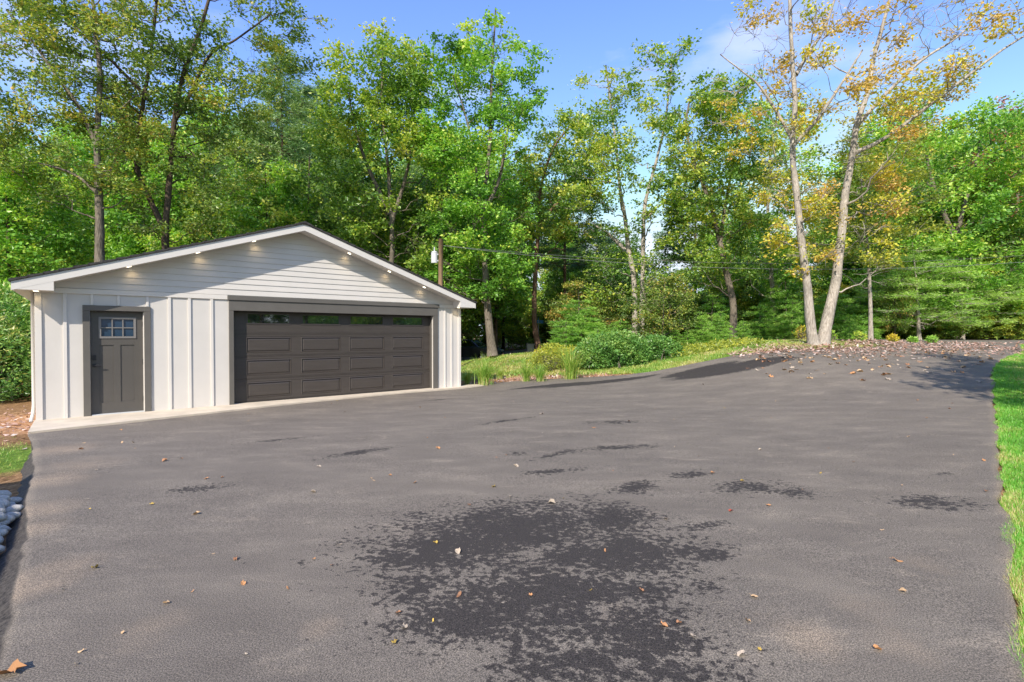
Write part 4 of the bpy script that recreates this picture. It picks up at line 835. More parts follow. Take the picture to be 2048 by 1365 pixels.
# ---- shrubs
def shrub(seed, lobes, n, ls, leaf, label, loc, stem='bark_mid', tint=(.45, .18, .12), name='shrub', width=.55, cat='shrub', group=None, interior=.35):
    r_ = np.random.default_rng(seed); o = empty(name, loc); g = G(); s = G(); w_ = np.array([a[3]*a[4]*a[5] for a in lobes])**.66; w_ /= w_.sum()
    for (x, y, z, rx, ry, rz), wt in zip(lobes, w_):
        m = int(n*wt); v = r_.normal(size=(m, 3)); v /= np.linalg.norm(v, axis=1)[:, None]; lump = 1 + .22*np.sin(v[:, 0]*9+x*3)*np.sin(v[:, 2]*8+1)*np.cos(v[:, 1]*7)
        rr = (1 - interior*r_.uniform(0, 1, m)**2) * lump * r_.uniform(.92, 1.06, m); pos = np.array([x, y, z]) + v*rr[:, None]*[rx, ry, rz]; keep = pos[:, 2] > 0.02
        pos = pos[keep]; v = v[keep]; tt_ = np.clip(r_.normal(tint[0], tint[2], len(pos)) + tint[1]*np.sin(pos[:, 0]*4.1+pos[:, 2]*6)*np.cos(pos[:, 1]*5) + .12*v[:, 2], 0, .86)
        leaves(g, r_, pos, ls, .5, -.1, width, tt_, v*.5)
        for _ in range(max(6, int(30*wt*3))):
            a = r_.uniform(0, 6.28); b = np.array([x + r_.normal(0, rx*.4), y + r_.normal(0, ry*.4), 0]); e = np.array([x + math.cos(a)*rx*.75, y + math.sin(a)*ry*.75, z + r_.uniform(-.1, .6)*rz]); s.tube([b, (b+e)/2 + r_.normal(0, .04, 3), e], [.014, .009, .004], 4, False)
    s.build('stems', M[stem], o); g.build('foliage', M[leaf], o); return tag(o, label, cat, group)
b = base_at(1232, 0, 18.2); b2 = base_at(1312, 0, 18.6)
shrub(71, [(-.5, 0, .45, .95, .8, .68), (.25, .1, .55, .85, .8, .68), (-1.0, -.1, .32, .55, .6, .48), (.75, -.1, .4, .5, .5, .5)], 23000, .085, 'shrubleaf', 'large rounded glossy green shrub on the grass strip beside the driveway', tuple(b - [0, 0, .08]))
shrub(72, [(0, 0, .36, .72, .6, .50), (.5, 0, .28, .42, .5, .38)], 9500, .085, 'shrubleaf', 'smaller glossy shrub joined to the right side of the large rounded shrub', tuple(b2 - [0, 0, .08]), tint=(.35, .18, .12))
# big leafy rhododendron left of the garage
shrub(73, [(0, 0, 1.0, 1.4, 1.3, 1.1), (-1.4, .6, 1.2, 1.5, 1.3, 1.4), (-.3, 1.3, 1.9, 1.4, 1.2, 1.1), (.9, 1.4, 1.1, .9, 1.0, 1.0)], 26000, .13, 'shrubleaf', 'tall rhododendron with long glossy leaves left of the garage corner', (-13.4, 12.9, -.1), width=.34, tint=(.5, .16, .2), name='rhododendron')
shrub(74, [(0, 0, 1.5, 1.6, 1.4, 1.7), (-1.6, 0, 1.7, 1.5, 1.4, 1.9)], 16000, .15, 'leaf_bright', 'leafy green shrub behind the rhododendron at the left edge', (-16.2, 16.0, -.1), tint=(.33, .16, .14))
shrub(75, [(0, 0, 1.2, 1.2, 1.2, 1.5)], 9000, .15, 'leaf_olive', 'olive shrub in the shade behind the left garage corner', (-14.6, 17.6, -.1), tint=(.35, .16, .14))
# brown-orange dogwood behind the big shrub
dg = tree_meshes(76, [([(0, 0, 0), (.1, 0, 1.2), (.2, 0, 3.4)], .06, .01), ([(0, 0, .2), (-.6, .1, 1.4), (-.9, .1, 2.6)], .04, .01)], [(.6, -1.2, 1.3), (1.4, -1.7, 1.6), (2.4, -1.5, 1.4), (3.4, -.6, .7)], 60, .45, 130, .12, tint=(.36, .2, .14), flat=.3, flare=1.1)
b = base_at(1322, 0, 21.5); place_tree('dogwood_tree', dg, tuple(b), .4, .88, M['bark_mid'], M['leaf_olive'], 'small dogwood with rusty orange and green leaves above the big shrub', 'tree')
b = base_at(1163, 0, 27); place_tree('dogwood_tree', dg, tuple(b), 2.4, 1.05, M['bark_mid'], M['leaf_autumn'], 'small yellow-green dogwood in front of the far house', 'tree')
b = base_at(1790, 0, 25.5); place_tree('dogwood_tree', dg, tuple(b - [0, 0, .1]), 1.0, (.55, .55, 1.15), M['bark_mid'], M['leaf_red'], 'small red-leaved sapling at the edge of the wood right of the forked oak', 'tree')
for i, (px, d, s, lf, lb) in enumerate([(1608, 20.5, .32, 'leaf_autumn', 'little orange-leaved bush at the left foot of the forked oak'), (1786, 19.8, .16, 'leaf_autumn', 'small yellow weed sprouting at the far edge of the driveway'), (1826, 19.9, .12, 'sapling', 'tiny green weed at the far edge of the driveway'), (1864, 20.0, .15, 'sapling', 'small dark green weed nearest the road'), (1660, 20.2, .22, 'leaf_bright', 'low green seedling behind the foot of the forked oak'), (1718, 19.6, .20, 'leaf_bright', 'low green seedling right of the forked oak foot')]):
    b = base_at(px, 0, d); shrub(80+i, [(0, 0, s*.9, s, s, s)], 420, .09, lf, lb, tuple(b - [0, 0, .03]), width=.4, name='weed' if s < .2 else 'bush', cat='plant')
# low yellowing ground cover behind the strip
r_ = np.random.default_rng(91); g = G(); pos = []
while len(pos) < 5200:
    x = r_.uniform(.5, 9.5); y = r_.uniform(16.8, 20.8)
    if x < 5.6 and y < 19.2 or y < 16.6+.22*x: continue
    if np.hypot(x-11, y-18.2) < .7: continue
    pos.append((x, y, 0))
pos = np.array(pos); zz = H(pos[:, 0], pos[:, 1]); pos[:, 2] = zz + r_.uniform(0, .22, len(pos))*(0.6+.4*np.sin(pos[:, 0]*3)*np.cos(pos[:, 1]*4)); leaves(g, r_, pos, .12, .7, .25, .35, np.clip(r_.normal(.16, .15, len(pos)), 0, .86))
tag(g.build('ground_cover', M['leaf_autumn']), 'low yellow-green ground cover plants behind the grass strip', 'ground cover', kind='stuff')
r_ = np.random.default_rng(92); g = G(); n = 16000
x = r_.uniform(-22, 45, n); y = r_.uniform(25.5, 46, n); ok = (np.abs(x/y) < 1.15) & ~((x/y > -.13) & (x/y < .055) & (y < 40)) & (np.min(np.hypot(rc[None, ::2, 0]-x[:, None], rc[None, ::2, 1]-y[:, None]), axis=1) > 3.2); x, y = x[ok], y[ok]
pos = np.stack([x, y, H(x, y) + r_.uniform(0, .75, len(x))*(.5+.5*np.sin(x*1.3)*np.cos(y*1.1))], -1); leaves(g, r_, pos, .22, .7, .2, .5, np.clip(r_.normal(.35, .22, len(pos)), 0, .86))
tag(g.build('forest_undergrowth', M['leaf_green']), 'tangled low green undergrowth on the forest floor', 'undergrowth', kind='stuff')

# ---- ornamental grass clumps beside the garage
def clump(seed, h, n, spread):
    r_ = np.random.default_rng(seed); g = G(); c = G()
    def blade(g, p, a, lean, L_, w_, t):
        u = np.linspace(0, 1, 6); r0 = lean*u**1.7*L_; zz = L_*u*(1-.32*lean*u**2)
        ctr = np.stack([p[0]+np.cos(a)*r0, p[1]+np.sin(a)*r0, zz], -1); s = np.array([-math.sin(a), math.cos(a), 0])*w_
        ww = np.array([.6, 1, 1, .8, .5, .05])[:, None]; v = np.concatenate([ctr - s*ww, ctr + s*ww]); g.add(v, [[i, i+1, 7+i, 6+i] for i in range(5)]); g.tint.append(np.full(5, t))
    for _ in range(n):
        a = r_.uniform(0, 6.28); rr = abs(r_.normal(0, spread)); b = r_.uniform(0, 6.28)
        blade(g, (math.cos(b)*rr, math.sin(b)*rr), a, r_.uniform(.15, 1.0), h*r_.uniform(.5, 1.2), .0085, float(np.clip(r_.normal(.35, .16), 0, .86)))
    for _ in range(n//3):
        a = r_.uniform(0, 6.28); rr = abs(r_.normal(0, spread)); b = r_.uniform(0, 6.28)
        blade(c, (math.cos(b)*rr, math.sin(b)*rr), a, r_.uniform(.1, .5), h*r_.uniform(.2, .45), .008, float(r_.uniform(.8, .86)))
    return g.mesh('blades'), c.mesh('dry_stalks')
CL = [clump(101, 1.1, 260, .11), clump(102, .95, 200, .09)]
for i, (px, d, s, k, lb) in enumerate([(968, 15.6, .92, 0, 'full ornamental grass clump closest to the garage corner'), (1052, 15.9, .78, 1, 'second ornamental grass clump from the garage'), (1080, 15.7, .70, 1, 'small yellowish grass clump between the second and the last'), (1141, 16.0, 1.05, 0, 'tallest ornamental grass clump with splayed blades, farthest from the garage'), (935, 16.4, .55, 1, 'shaded grass clump tucked against the garage side wall'), (1000, 17.2, .5, 1, 'grass clump behind the one closest to the garage')]):
    x_ = (px-1024)/F*d; o = empty('ornamental_grass', (x_, d, h1(x_, d)-.05), i*1.3); o.scale = (s*.95, s*.95, s); link('blades', CL[k][0], M['straw'], o); link('dry_stalks', CL[k][1], M['straw'], o); tag(o, lb, 'grass clump', 'ornamental grasses beside the garage')
shrub(78, [(0, 0, .45, .7, .6, .5), (.8, .2, .4, .6, .5, .45)], 5000, .09, 'leaf_autumn', 'loose yellow-green bush behind the tallest grass clump', tuple(base_at(1105, 0, 18.5) - [0, 0, .05]), tint=(.15, .1, .12), width=.4)

# ---- lawns
def blades(seed, xy, h, w_, name, label, tmean=.42, mt='blade'):
    r_ = np.random.default_rng(seed); n = len(xy); z = H(xy[:, 0], xy[:, 1]) - .03; p = np.stack([xy[:, 0], xy[:, 1], z], -1); a = r_.uniform(0, 6.28, n); ln = r_.uniform(.2, 1.0, n)
    hh = h*r_.uniform(.5, 1.25, n); s = np.stack([-np.sin(a), np.cos(a), 0*a], -1)*w_[:, None] if isinstance(w_, np.ndarray) else np.stack([-np.sin(a), np.cos(a), 0*a], -1)*w_
    f = np.stack([np.cos(a)*ln*hh, np.sin(a)*ln*hh, hh], -1); g = G(); v = np.stack([p - s, p + s, p + f*[.45, .45, .6] + s*.8, p + f, ], 1); v = np.stack([p - s, p + s, p + f], 1).reshape(-1, 3)
    g.add(v, np.arange(3*n).reshape(-1, 3)); pt = .26*np.sin(xy[:, 0]*2.3+1)*np.cos(xy[:, 1]*1.9) + .12*np.sin(xy[:, 0]*6.1)*np.cos(xy[:, 1]*5.3+2)
    g.tint.append(np.clip(r_.normal(tmean, .19, n) + pt, 0, .86)); return tag(g.build(name, M[mt]), label, 'grass', kind='stuff')
r_ = np.random.default_rng(111); xy = []
m = 420000; yy = 1.6 + 18.5*r_.uniform(0, 1, m)**1.9; xx = right_x(yy) - .01 + r_.uniform(0, 1, m)**1.3*(.55 + yy*.10)
ok = (xx < yy*1.12 + .7) & (np.hypot(0, 1) > 0); xx, yy = xx[ok], yy[ok]; k = r_.permutation(len(xx))[:150000]; xy = np.stack([xx[k], yy[k]], -1)
xy[:, 0] += .035*np.sin(xy[:, 1]*9) 
blades(112, xy, .046, np.interp(xy[:, 1], [2, 20], [.0022, .011]), 'lawn_grass', 'bright green lawn grass along the right edge of the driveway', .47)
m = 330000; xx = r_.uniform(-2.6, 12.5, m); yy = r_.uniform(15.3, 25, m); v = strip_mid(xx, yy); v = np.maximum(v, .5*((xx > 5) & (yy > 18) & (yy < 21) & (xx < left_x(yy)))); ed_ = yy - np.interp(xx, LE[np.argsort(LE[:, 0]), 0], LE[np.argsort(LE[:, 0]), 1]); ok = (r_.uniform(0, 1, m) < v - .15) & ~((xx < 4.2) & (ed_ < (1.7 - .36*np.clip(xx, 0, 4.5))*r_.uniform(.6, 1.5, m))); xx, yy = xx[ok], yy[ok]
blades(113, np.stack([xx, yy], -1)[:110000], .07, .010, 'strip_grass', 'green and straw coloured grass strip left of the far driveway', .45, 'straw')
m = 1900; xx = r_.normal(-6.9, .6, m); yy = r_.normal(6.6, .7, m); ok = (xx < left_x(yy) - .12 + .06*np.sin(yy*7)); blades(114, np.stack([xx[ok], yy[ok]], -1), .04, .004, 'patchy_grass', 'patchy grass on the red soil at the left edge', .5, 'straw')

# ---- fallen leaves
def leafmesh(seed, lobed):
    r_ = np.random.default_rng(seed); n = 12; a = np.linspace(0, 2*np.pi, n, endpoint=False)
    rr = (.5 + (.12*np.cos(a*5) if lobed else 0)) * (1 + .08*r_.normal(size=n)); x = np.cos(a)*rr*1.0; y = np.sin(a)*rr*(.75 if lobed else .42); z = .22*y**2*4 + .10*np.sin(x*4 + r_.uniform(0, 6)) + .05*r_.normal(size=n)*.6
    v = [(0, 0, .0)] + list(zip(x, y, z + .05)); g = G(); g.add(v, [[0, 1+i, 1+(i+1) % n] for i in range(n)]); g.tube([(.45, 0, .05), (.62, .03, .07), (.78, .02, .05)], .012, 3); 
    me = g.mesh('fallen_leaf'); return me
def dry(name, c):
    m, N, L, b = nodes(name); oi = N.new('ShaderNodeObjectInfo'); r = ramp(N, [(0, tuple(x*.75 for x in c)), (1, tuple(min(1, x*1.2) for x in c))]); L.new(oi.outputs['Random'], r.inputs[0]); L.new(r.outputs[0], b.inputs['Base Color']); b.inputs['Roughness'].default_value = .75; return m
LM = {}
for nm, c in (('brown', (.34, .17, .09)), ('pale', (.40, .33, .26)), ('yellow', (.48, .33, .07)), ('orange', (.46, .23, .10)), ('red', (.40, .08, .05)), ('tan', (.50, .34, .20))):
    mt = dry(nm+'_dry_leaf', c); LM[nm] = []
    for s in range(3):
        me = leafmesh(120+s, s != 1).copy(); me.materials.append(mt); LM[nm].append(me)
LEAFG = 'fallen leaves scattered on the driveway'
def put_leaf(px, py, size, colour, label, rng, up=0.0):
    g0 = ground_at(px, py); o = bpy.data.objects.new('fallen_leaf', rng.choice(LM[colour])); col.objects.link(o)
    o.location = (g0[0], g0[1], h1(g0[0], g0[1]) + .008); o.scale = (size*.8, size*.8, size*1.1); o.rotation_euler = (rng.uniform(-.35, .35), rng.uniform(-.3, .3) + up, rng.uniform(0, 6.28)); return tag(o, label, 'leaf', LEAFG)
rng = random.Random(4)
for (px, py, s, c, lb) in [(22, 1350, .13, 'orange', 'large curled orange-brown leaf at the bottom left corner of the driveway'), (1032, 935, .085, 'pale', 'pale upright leaf on the asphalt above the big dark stain'), (987, 975, .075, 'yellow', 'yellow leaf on the asphalt left above the big dark stain'), (1104, 1008, .085, 'pale', 'pale curled leaf at the upper edge of the big dark stain'),
    (916, 1107, .07, 'pale', 'whitish leaf lying on the left part of the big dark stain'), (871, 1089, .05, 'yellow', 'narrow yellow leaf on the left part of the big dark stain'), (918, 1194, .06, 'brown', 'dark curled leaf standing in the middle of the big dark stain'), (789, 1288, .05, 'yellow', 'yellow leaf left of the bottom of the big dark stain'), (1327, 1254, .06, 'orange', 'orange leaf at the lower right edge of the big dark stain'),
    (1482, 1312, .06, 'pale', 'white feather-like leaf right of the big dark stain near the bottom'), (1795, 1124, .085, 'orange', 'long orange leaf alone on the right side of the driveway'), (627, 987, .07, 'pale', 'curled whitish leaf on the left half of the driveway'), (393, 1031, .07, 'tan', 'curled tan leaf nearest the left foreground'), (638, 935, .07, 'pale', 'pinkish pale leaf near the small dark patch left of centre'),
    (329, 923, .08, 'brown', 'brown curled leaf below the entry door'), (363, 918, .07, 'orange', 'orange leaf right of the brown one below the entry door'), (244, 887, .08, 'tan', 'tan leaf in front of the apron by the entry door'), (162, 900, .07, 'brown', 'brown leaf in front of the left end of the apron'), (190, 1139, .06, 'yellow', 'yellowish leaf by the left lip of the driveway'), (876, 898, .08, 'orange', 'orange leaf on the asphalt in front of the garage door'),
    (1187, 857, .09, 'orange', 'bright orange leaf in the middle of the driveway'), (1258, 843, .09, 'brown', 'dark arched leaf in the middle of the driveway'), (1083, 829, .12, 'pale', 'white leaf in front of the right end of the garage'), (1407, 770, .13, 'pale', 'white leaf below the far dark patch'), (1462, 1025, .05, 'red', 'small red leaf right of the big dark stain'), (1755, 1303, .05, 'orange', 'orange leaf at the bottom right of the driveway'), (830, 967, .05, 'orange', 'small orange leaf left of the yellow leaf'), (1020, 995, .05, 'pale', 'small white leaf above the big dark stain'), (1425, 947, .06, 'orange', 'small orange leaf beside the speckled dark patch')]:
    put_leaf(px, py, s, c, lb, rng, .5 if px in (1032, 918) else 0)
n = 0
while n < 95:
    py = 800 + 540*rng.random()**2.6; px = rng.uniform(90, 1985)
    g0 = ground_at(px, py)
    if not (left_x(g0[1]) + .1 < g0[0] < right_x(g0[1]) - .1): continue
    cc = rng.choice(['pale', 'pale', 'tan', 'orange', 'yellow', 'brown']); side = 'left' if px < 560 else ('middle' if px < 1300 else 'right'); far = 'far' if py < 860 else ('mid-distance' if py < 1030 else 'near')
    put_leaf(px, py, rng.uniform(.022, .055), cc, f'small {cc} dry leaf lying on the {far} {side} part of the driveway', rng); n += 1
n = 0
while n < 125:
    px = rng.uniform(1480, 2040); py = rng.triangular(698, 775, 708); g0 = ground_at(px, py)
    if not (left_x(g0[1]) + .02 < g0[0] < right_x(g0[1]) - .1): continue
    put_leaf(px, py, rng.uniform(.10, .19), rng.choice(['tan', 'tan', 'orange', 'brown', 'pale']), 'loose dry leaf at the near edge of the leaf drift below the forked oak', rng); n += 1
r_ = np.random.default_rng(131); m = 3000; px = r_.uniform(0, 1, m)
x = 7.2 + 13*px; lx = np.interp(x, LE[np.argsort(LE[:, 0]), 0], LE[np.argsort(LE[:, 0]), 1]); y = lx + r_.exponential(.42, m)*(-1) + .45 + r_.normal(0, .25, m)
x2 = r_.uniform(8, 18, 3200); y2 = r_.normal(17.7, .9, 3200) + (x2-13)*.12; x = np.r_[x, x2]; y = np.r_[y, y2]
x3 = r_.normal(11, .7, 150); y3 = r_.normal(17.8, .4, 150); x = np.r_[x, x3]; y = np.r_[y, y3]; ok = (y > 13) & (y < 20.4); x, y = x[ok], y[ok]
pos = np.stack([x, y, H(x, y) + .012 + .02*r_.uniform(0, 1, len(x))], -1); g = G(); leaves(g, r_, pos, .10, 2.2, .05, .5, np.clip(r_.normal(.5, .22, len(x)), 0, .86), None, .5, .22)
tag(g.build('leaf_drift', M['dryleaf']), 'drift of dry brown leaves across the far end of the driveway', 'leaf litter', kind='stuff')
x = r_.uniform(-13, 16, 9000); y = r_.uniform(5, 27, 9000); ok = ((x < left_x(y) - .15) & ((y < 11) & (x < -8.2) | (y > 15.6) & (x > -1.2))) | ((y > 19) & (x > 3)); x, y = x[ok], y[ok]
pos = np.stack([x, y, H(x, y) - .03 + .02*r_.uniform(0, 1, len(x))], -1); g = G(); leaves(g, r_, pos, .10, 2.2, .08, .6, np.clip(r_.normal(.35, .25, len(x)), 0, .8), None, .5, .22)
tag(g.build('leaf_litter', M['dryleaf']), 'scattered dry leaf litter on the bare soil around the garage', 'leaf litter', kind='stuff')
m = 2600; x = np.r_[r_.uniform(-1.4, 3.4, 1600), r_.normal(-9.6, 1.2, 1000)]; y = np.r_[r_.uniform(15.3, 17.3, 1600), r_.normal(8.6, 1.4, 1000)]; ok = (x < left_x(y) - .03); x, y = x[ok], y[ok]
pos = np.stack([x, y, H(x, y) - .03], -1); g = G(); leaves(g, r_, pos, .07, 1.6, .12, .55, np.clip(r_.normal(.4, .25, len(x)), 0, .86), None, .6, .22)
tag(g.build('mulch_chips', M['dryleaf']), 'loose mulch and straw on the bare bed beside the driveway', 'mulch', kind='stuff')

# ---- river stones at the left edge
rs = np.random.default_rng(141); stone_me = []
for k in range(5):
    g = G(); n_, m_ = 10, 7; th = np.linspace(0, 2*np.pi, n_, endpoint=False); ph_ = np.linspace(-np.pi/2, np.pi/2, m_)
    v = []
    lump = rs.normal(0, .06, (m_, n_))
    for i, p_ in enumerate(ph_):
        for j, t_ in enumerate(th): q = 1 + lump[i, j]; v.append((math.cos(p_)*math.cos(t_)*q, math.cos(p_)*math.sin(t_)*.68*q, math.sin(p_)*.5*q))
    i = np.arange(m_-1)[:, None]*n_; j = np.arange(n_)[None, :]; g.add(v, np.stack([i+j, i+(j+1) % n_, i+n_+(j+1) % n_, i+n_+j], -1).reshape(-1, 4)); me = g.mesh('river_stone', True); me.materials.append(M['stone']); stone_me.append(me)
k = 0
for layer in range(2):
    for iy in np.arange(3.0, 5.25, .105):
        for ix in np.arange(0, .5, .15):
            y = iy + rs.uniform(-.03, .03); x = left_x(y) - np.interp(y, [3, 4.1, 5.0], [.5, .24, .15]) - ix + rs.uniform(-.04, .04) - .10*layer
            if layer and rs.uniform() < .35: continue
            if y > 5.05 - ix*.25: continue
            o = bpy.data.objects.new('river_stone', stone_me[k % 5]); col.objects.link(o); s = rs.uniform(.062, .092); o.scale = (s*1.15, s, s); o.location = (x, y, h1(x, y) - .05 + .07*layer + rs.uniform(0, .02)); o.rotation_euler = (rs.uniform(-.3, .3), rs.uniform(-.3, .3), rs.uniform(-.6, 1.0)); k += 1
            tag(o, 'smooth grey river stone in the bed at the left edge of the driveway', 'stone', 'river stones beside the driveway')

# ---- utility pole with transformer, power lines
b = base_at(881, 0, 20.5); pole = empty('utility_pole', (b[0]-.0, b[1], b[2]-.2)); top = hat(884, 478, 20.5)+.2
g = G(); g.tube([(0.05, 0, 0), (.0, 0, top*.5), (0.02, 0, top)], [.115, .10, .09], 12); g.build('post', M['wood_pole'], pole, True)
g = G(); z = top - .75; g.tube([(-.24, 0, z-.22), (-.24, 0, z+.20)], .13, 14); g.tube([(-.24, 0, z+.20), (-.24, 0, z+.25)], [.14, .08], 14); tf = g.build('transformer', M['metal'], pole)
g = G(); g.tube([(-.24, 0, z+.25), (-.24, 0, z+.42)], [.025, .02], 8); g.build('bushing', M['metal'], tf)
g = G(); g.box((-.13, -.03, z-.15), (-.08, .03, z-.10)); g.box((-.13, -.03, z+.10), (-.08, .03, z+.15)); g.build('bracket', M['metal'], tf)
tag(pole, 'brown wooden utility pole with a grey transformer behind the garage roof', 'utility pole')
pt = np.array([b[0], b[1], b[2]-.2+top-.25]); e = np.array([34.0, 20.3, 6.2]); p2 = empty('utility_pole', (34, 20.3, h1(34, 20.3)-.2)); g = G(); g.tube([(0, 0, 0), (0, 0, 6.2)], [.17, .13], 12); g.build('post', M['wood_pole'], p2, True); g = G(); g.box((-.6, -.2, 5.0), (.6, -.14, 5.1)); g.build('crossarm', M['wood_pole'], p2); tag(p2, 'wooden utility pole beyond the right edge of the photo carrying the wires', 'utility pole')
for k, (dz, sag, rr, lb) in enumerate([(0, 1.45, .008, 'thick lower power line crossing the wood at the right'), (.12, 1.25, .005, 'thin upper power line above the thick one')]):
    u = np.linspace(0, 1, 50)[:, None]; q = pt*(1-u) + e*u; q[:, 2] += dz*u[:, 0] - 4*sag*u[:, 0]*(1-u[:, 0]); g = G(); g.tube(q, rr, 5); tag(g.build('power_line', M['wire']), lb, 'power line')

# ---- far house, car, street sign, utility boxes
hx = base_at(1243, 0, 60); ho = empty('brick_house', tuple(hx), R(-8)); W2, D2, HH = 3.6, 8, 2.7
g = G(); g.box((-W2, 0, -.3), (W2, D2, HH)); g.prism([(-W2, HH), (W2, HH), (0, HH+1.75)], 0.01, D2); g.build('wall', M['brick'], ho)
for sgn in (-1, 1):
    g = G(); g.prism([(sgn*(W2+.45), HH-.2), (0, HH+1.85), (0, HH+2.0), (sgn*(W2+.45), HH-.02)], -.4, D2+.4); g.build('roof', M['roofgrey'], ho)
    g = G(); g.prism([(sgn*(W2+.47), HH-.32), (0, HH+1.72), (0, HH+2.02), (sgn*(W2+.47), HH-.01)], -.46, -.405); g.build('rake_board', M['trim'], ho)
for x in (-1.9, 1.4):
    g = G(); g.box((x-.65, -.06, .9), (x+.65, -.005, 2.2)); f = g.build('window', M['trim'], ho); g = G(); g.box((x-.55, -.075, 1.0), (x+.55, -.062, 2.1)); g.build('pane', M['glass'], f)
g = G(); g.box((W2+.01, 1.5, -.3), (W2+8, 7, 2.6)); g.prism([(1.0, 2.61), (7.5, 2.61), (4.25, 3.9)], W2+.02, W2+8.4, 'x'); g.build('garage_wing', M['roofgrey'], ho)
tag(ho, 'brick house with white gable trim half hidden beyond the trees', 'house')

cb = base_at(938, 0, 35.5); car = empty('parked_car', (cb[0], cb[1], cb[2]), R(-22)); CW = .88
def skin(prof, w0, w1, name, mat, par, zt=None):
    g = G(); n = len(prof); v = []
    for yy, f in ((-w0, 1), (-w1, 0), (w1, 0), (w0, 1)):
        for (x, z) in prof: v.append((x if f else x*.985, yy, z if (f and 1) else z + (.05 if z > .6 else 0)))
    i = np.arange(3)[:, None]*n; j = np.arange(n)[None, :]; g.add(v, np.stack([i+j, i+n+j, i+n+(j+1) % n, i+(j+1) % n], -1).reshape(-1, 4))
    for k0, fl in ((0, 0), (3*n, 1)):
        for m in range(1, n-1): g.t.append(np.array([[k0, k0+m, k0+m+1] if fl == 0 else [k0, k0+m+1, k0+m]]))
    return g.build(name, mat, par, bev=.03)
body = skin([(-2.3, .35), (-2.35, .62), (-2.2, .86), (-1.2, .95), (1.0, .95), (2.0, .86), (2.32, .70), (2.35, .35), (1.95, .30), (1.75, .45), (1.25, .45), (1.05, .28), (-1.0, .28), (-1.2, .45), (-1.75, .45), (-1.95, .30)], .80, .62, 'body', M['carpaint'], car)
body.scale = (1, 1.1, 1)
g = G(); v = [(-1.55, -.74, .96), (1.15, -.74, .96), (.45, -.60, 1.46), (-.95, -.60, 1.46)]; v += [(a, -b_, c) for a, b_, c in v]; g.add(v, [[0,1,2,3],[7,6,5,4],[1,5,6,2],[4,0,3,7],[3,2,6,7]]); g.build('cabin', M['carpaint'], car, bev=.04)
for s in (-1, 1):
    for (a, b_) in ((-1.28, -.30), (-.22, .80)):
        xa_ = (a+.10 if a < -1 else a); xb_ = b_ if b_ < 0 else .42; g = G(); y0 = s*.735; y1 = s*.625; g.add([(a, y0, 1.02), (b_, y0, 1.02), (xb_, y1, 1.40), (max(a, -.92) if a < -1 else a, y1, 1.40)], [[0, 1, 2, 3] if s < 0 else [3, 2, 1, 0]]); g.build('side_window', M['glass'], car)
    for xw in (-1.5, 1.5):
        g = G(); g.tube([(xw, s*.74, .33), (xw, s*.93, .33)], .33, 18); t = g.build('tyre', M['tyre'], car); g = G(); g.tube([(xw, s*.931, .33), (xw, s*.945, .33)], .2, 14); g.build('rim', M['metal'], t)
    g = G(); g.box((2.24, s*.52-.15, .66), (2.345, s*.52+.15, .78)); g.build('headlight', M['metal'], car); g = G(); g.box((-2.34, s*.6-.14, .66), (-2.25, s*.6+.14, .8)); g.build('tail_light', paint('tail_red', (.3, .02, .02), .3), car)
g = G(); g.add([(1.10, -.66, 1.0), (1.10, .66, 1.0), (.50, .56, 1.42), (.50, -.56, 1.42)], [[0,1,2,3]]); g.build('windscreen', M['glass'], car)
tag(car, 'dark blue car parked on the road beyond the right corner of the garage', 'car')

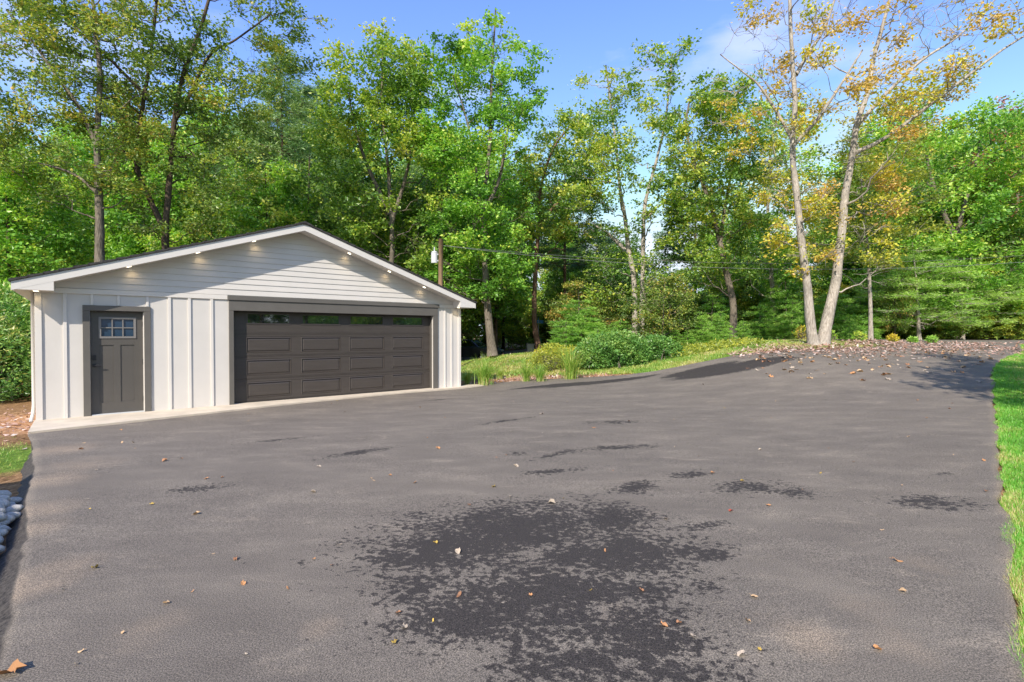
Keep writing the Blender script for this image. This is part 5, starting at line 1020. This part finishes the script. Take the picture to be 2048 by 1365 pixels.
b = base_at(1077, 0, 37); sp = empty('street_sign', tuple(b)); zt = hat(1077, 641, 37)
g = G(); g.tube([(0, 0, -.1), (0, 0, zt)], .03, 8); g.build('post', M['metal'], sp)
g = G(); g.box((-.36, -.015, zt-.22), (.36, .015, zt)); g.build('name_plate', M['signblue'], sp); g = G(); g.box((-.012, -.3, zt+.01), (.012, .3, zt+.2)); g.build('name_plate', M['signblue'], sp); tag(sp, 'blue street name sign on a thin post by the far road', 'sign')
b = base_at(1061, 0, 34.2); ub = empty('utility_box', tuple(b)); g = G(); g.box((-.24, -.2, -.05), (.24, .2, .50)); g.build('cabinet', M['trim'], ub, bev=.02); g = G(); g.box((-.26, -.22, .502), (.26, .22, .54)); g.build('lid', M['trim'], ub); tag(ub, 'small white utility box at the foot of the reddish trunk', 'utility box')
b = base_at(1080, 0, 36.5); gp_ = empty('cable_pedestal', tuple(b)); g = G(); g.box((-.11, -.1, -.05), (.11, .1, .74)); g.build('housing', M['signgreen'], gp_, bev=.015); g = G(); g.box((-.125, -.115, .742), (.125, .115, .80)); g.build('cap', M['signgreen'], gp_); tag(gp_, 'green cable pedestal standing right of the white utility box', 'cable pedestal')

# ---- trees on the open side of the lawn, out of frame (seen in the door glass, and shading the far right)
for i, (x, y, k, s, rz) in enumerate([(17.5, 4.5, 1, .62, .4), (21.5, 2.0, 0, .7, 1.7), (24, 7.0, 1, .8, 2.9), (13, -5.5, 0, .7, 3.6), (28, -3, 1, .9, 4.4), (8, -13, 0, .8, 5.1), (19, -10, 1, .9, .9)]):
    place_tree('lawn_tree', ARC[k], (x, y, h1(x, y)), rz, s, M['bark_mid'], M[('leaf_bright', 'leaf_green')[i % 2]], ['nearest round tree of the side lawn, right of the frame', 'round tree behind the nearest one on the side lawn', 'far round tree on the side lawn', 'tree on the lawn behind and right of the viewpoint', 'farthest tree of the side lawn', 'tree straight behind the viewpoint', 'large tree at the back of the side lawn'][i], 'tree', 'trees on the side lawn')
for i in range(11):
    u = i/10; x, y = 17 + 14*u, -11 + 20*u; o_h = place_tree('hedge_tree', UND, (x, y, h1(x, y)-.1), i*1.1, 1.35, M['bark_mid'], M['leaf_bright'], ['nearest the viewpoint', 'second', 'third', 'fourth', 'fifth', 'sixth', 'seventh', 'eighth', 'ninth', 'tenth', 'last'][i] + ' bushy tree of the hedge across the side lawn', 'tree', 'hedge across the side lawn')
place_tree('lawn_tree', ARC[2], (12.4, 1.6, .3), .7, (.8, .8, .78), M['bark_mid'], M['leaf_green'], 'second tall tree right of the frame shading the far lawn', 'tree')
place_tree('lawn_tree', ARC[0], (9.9, .4, .1), 2.0, (.95, .95, .98), M['bark_mid'], M['leaf_green'], 'tall tree just right of the frame whose shade falls over the far driveway', 'tree')
for i, (x, y) in enumerate([(15, 1.5), (18.5, -.5), (12.5, 9.5)]):
    if x < y + 1: continue
    shrub(150+i, [(0, 0, 1.3, 1.5, 1.5, 1.5)], 5000, .15, 'shrubleaf', ['rounded evergreen bush right of the frame on the lawn', 'second evergreen bush farther right on the lawn', 'third evergreen bush by the lawn edge'][i], (x, y, h1(x, y)-.1))
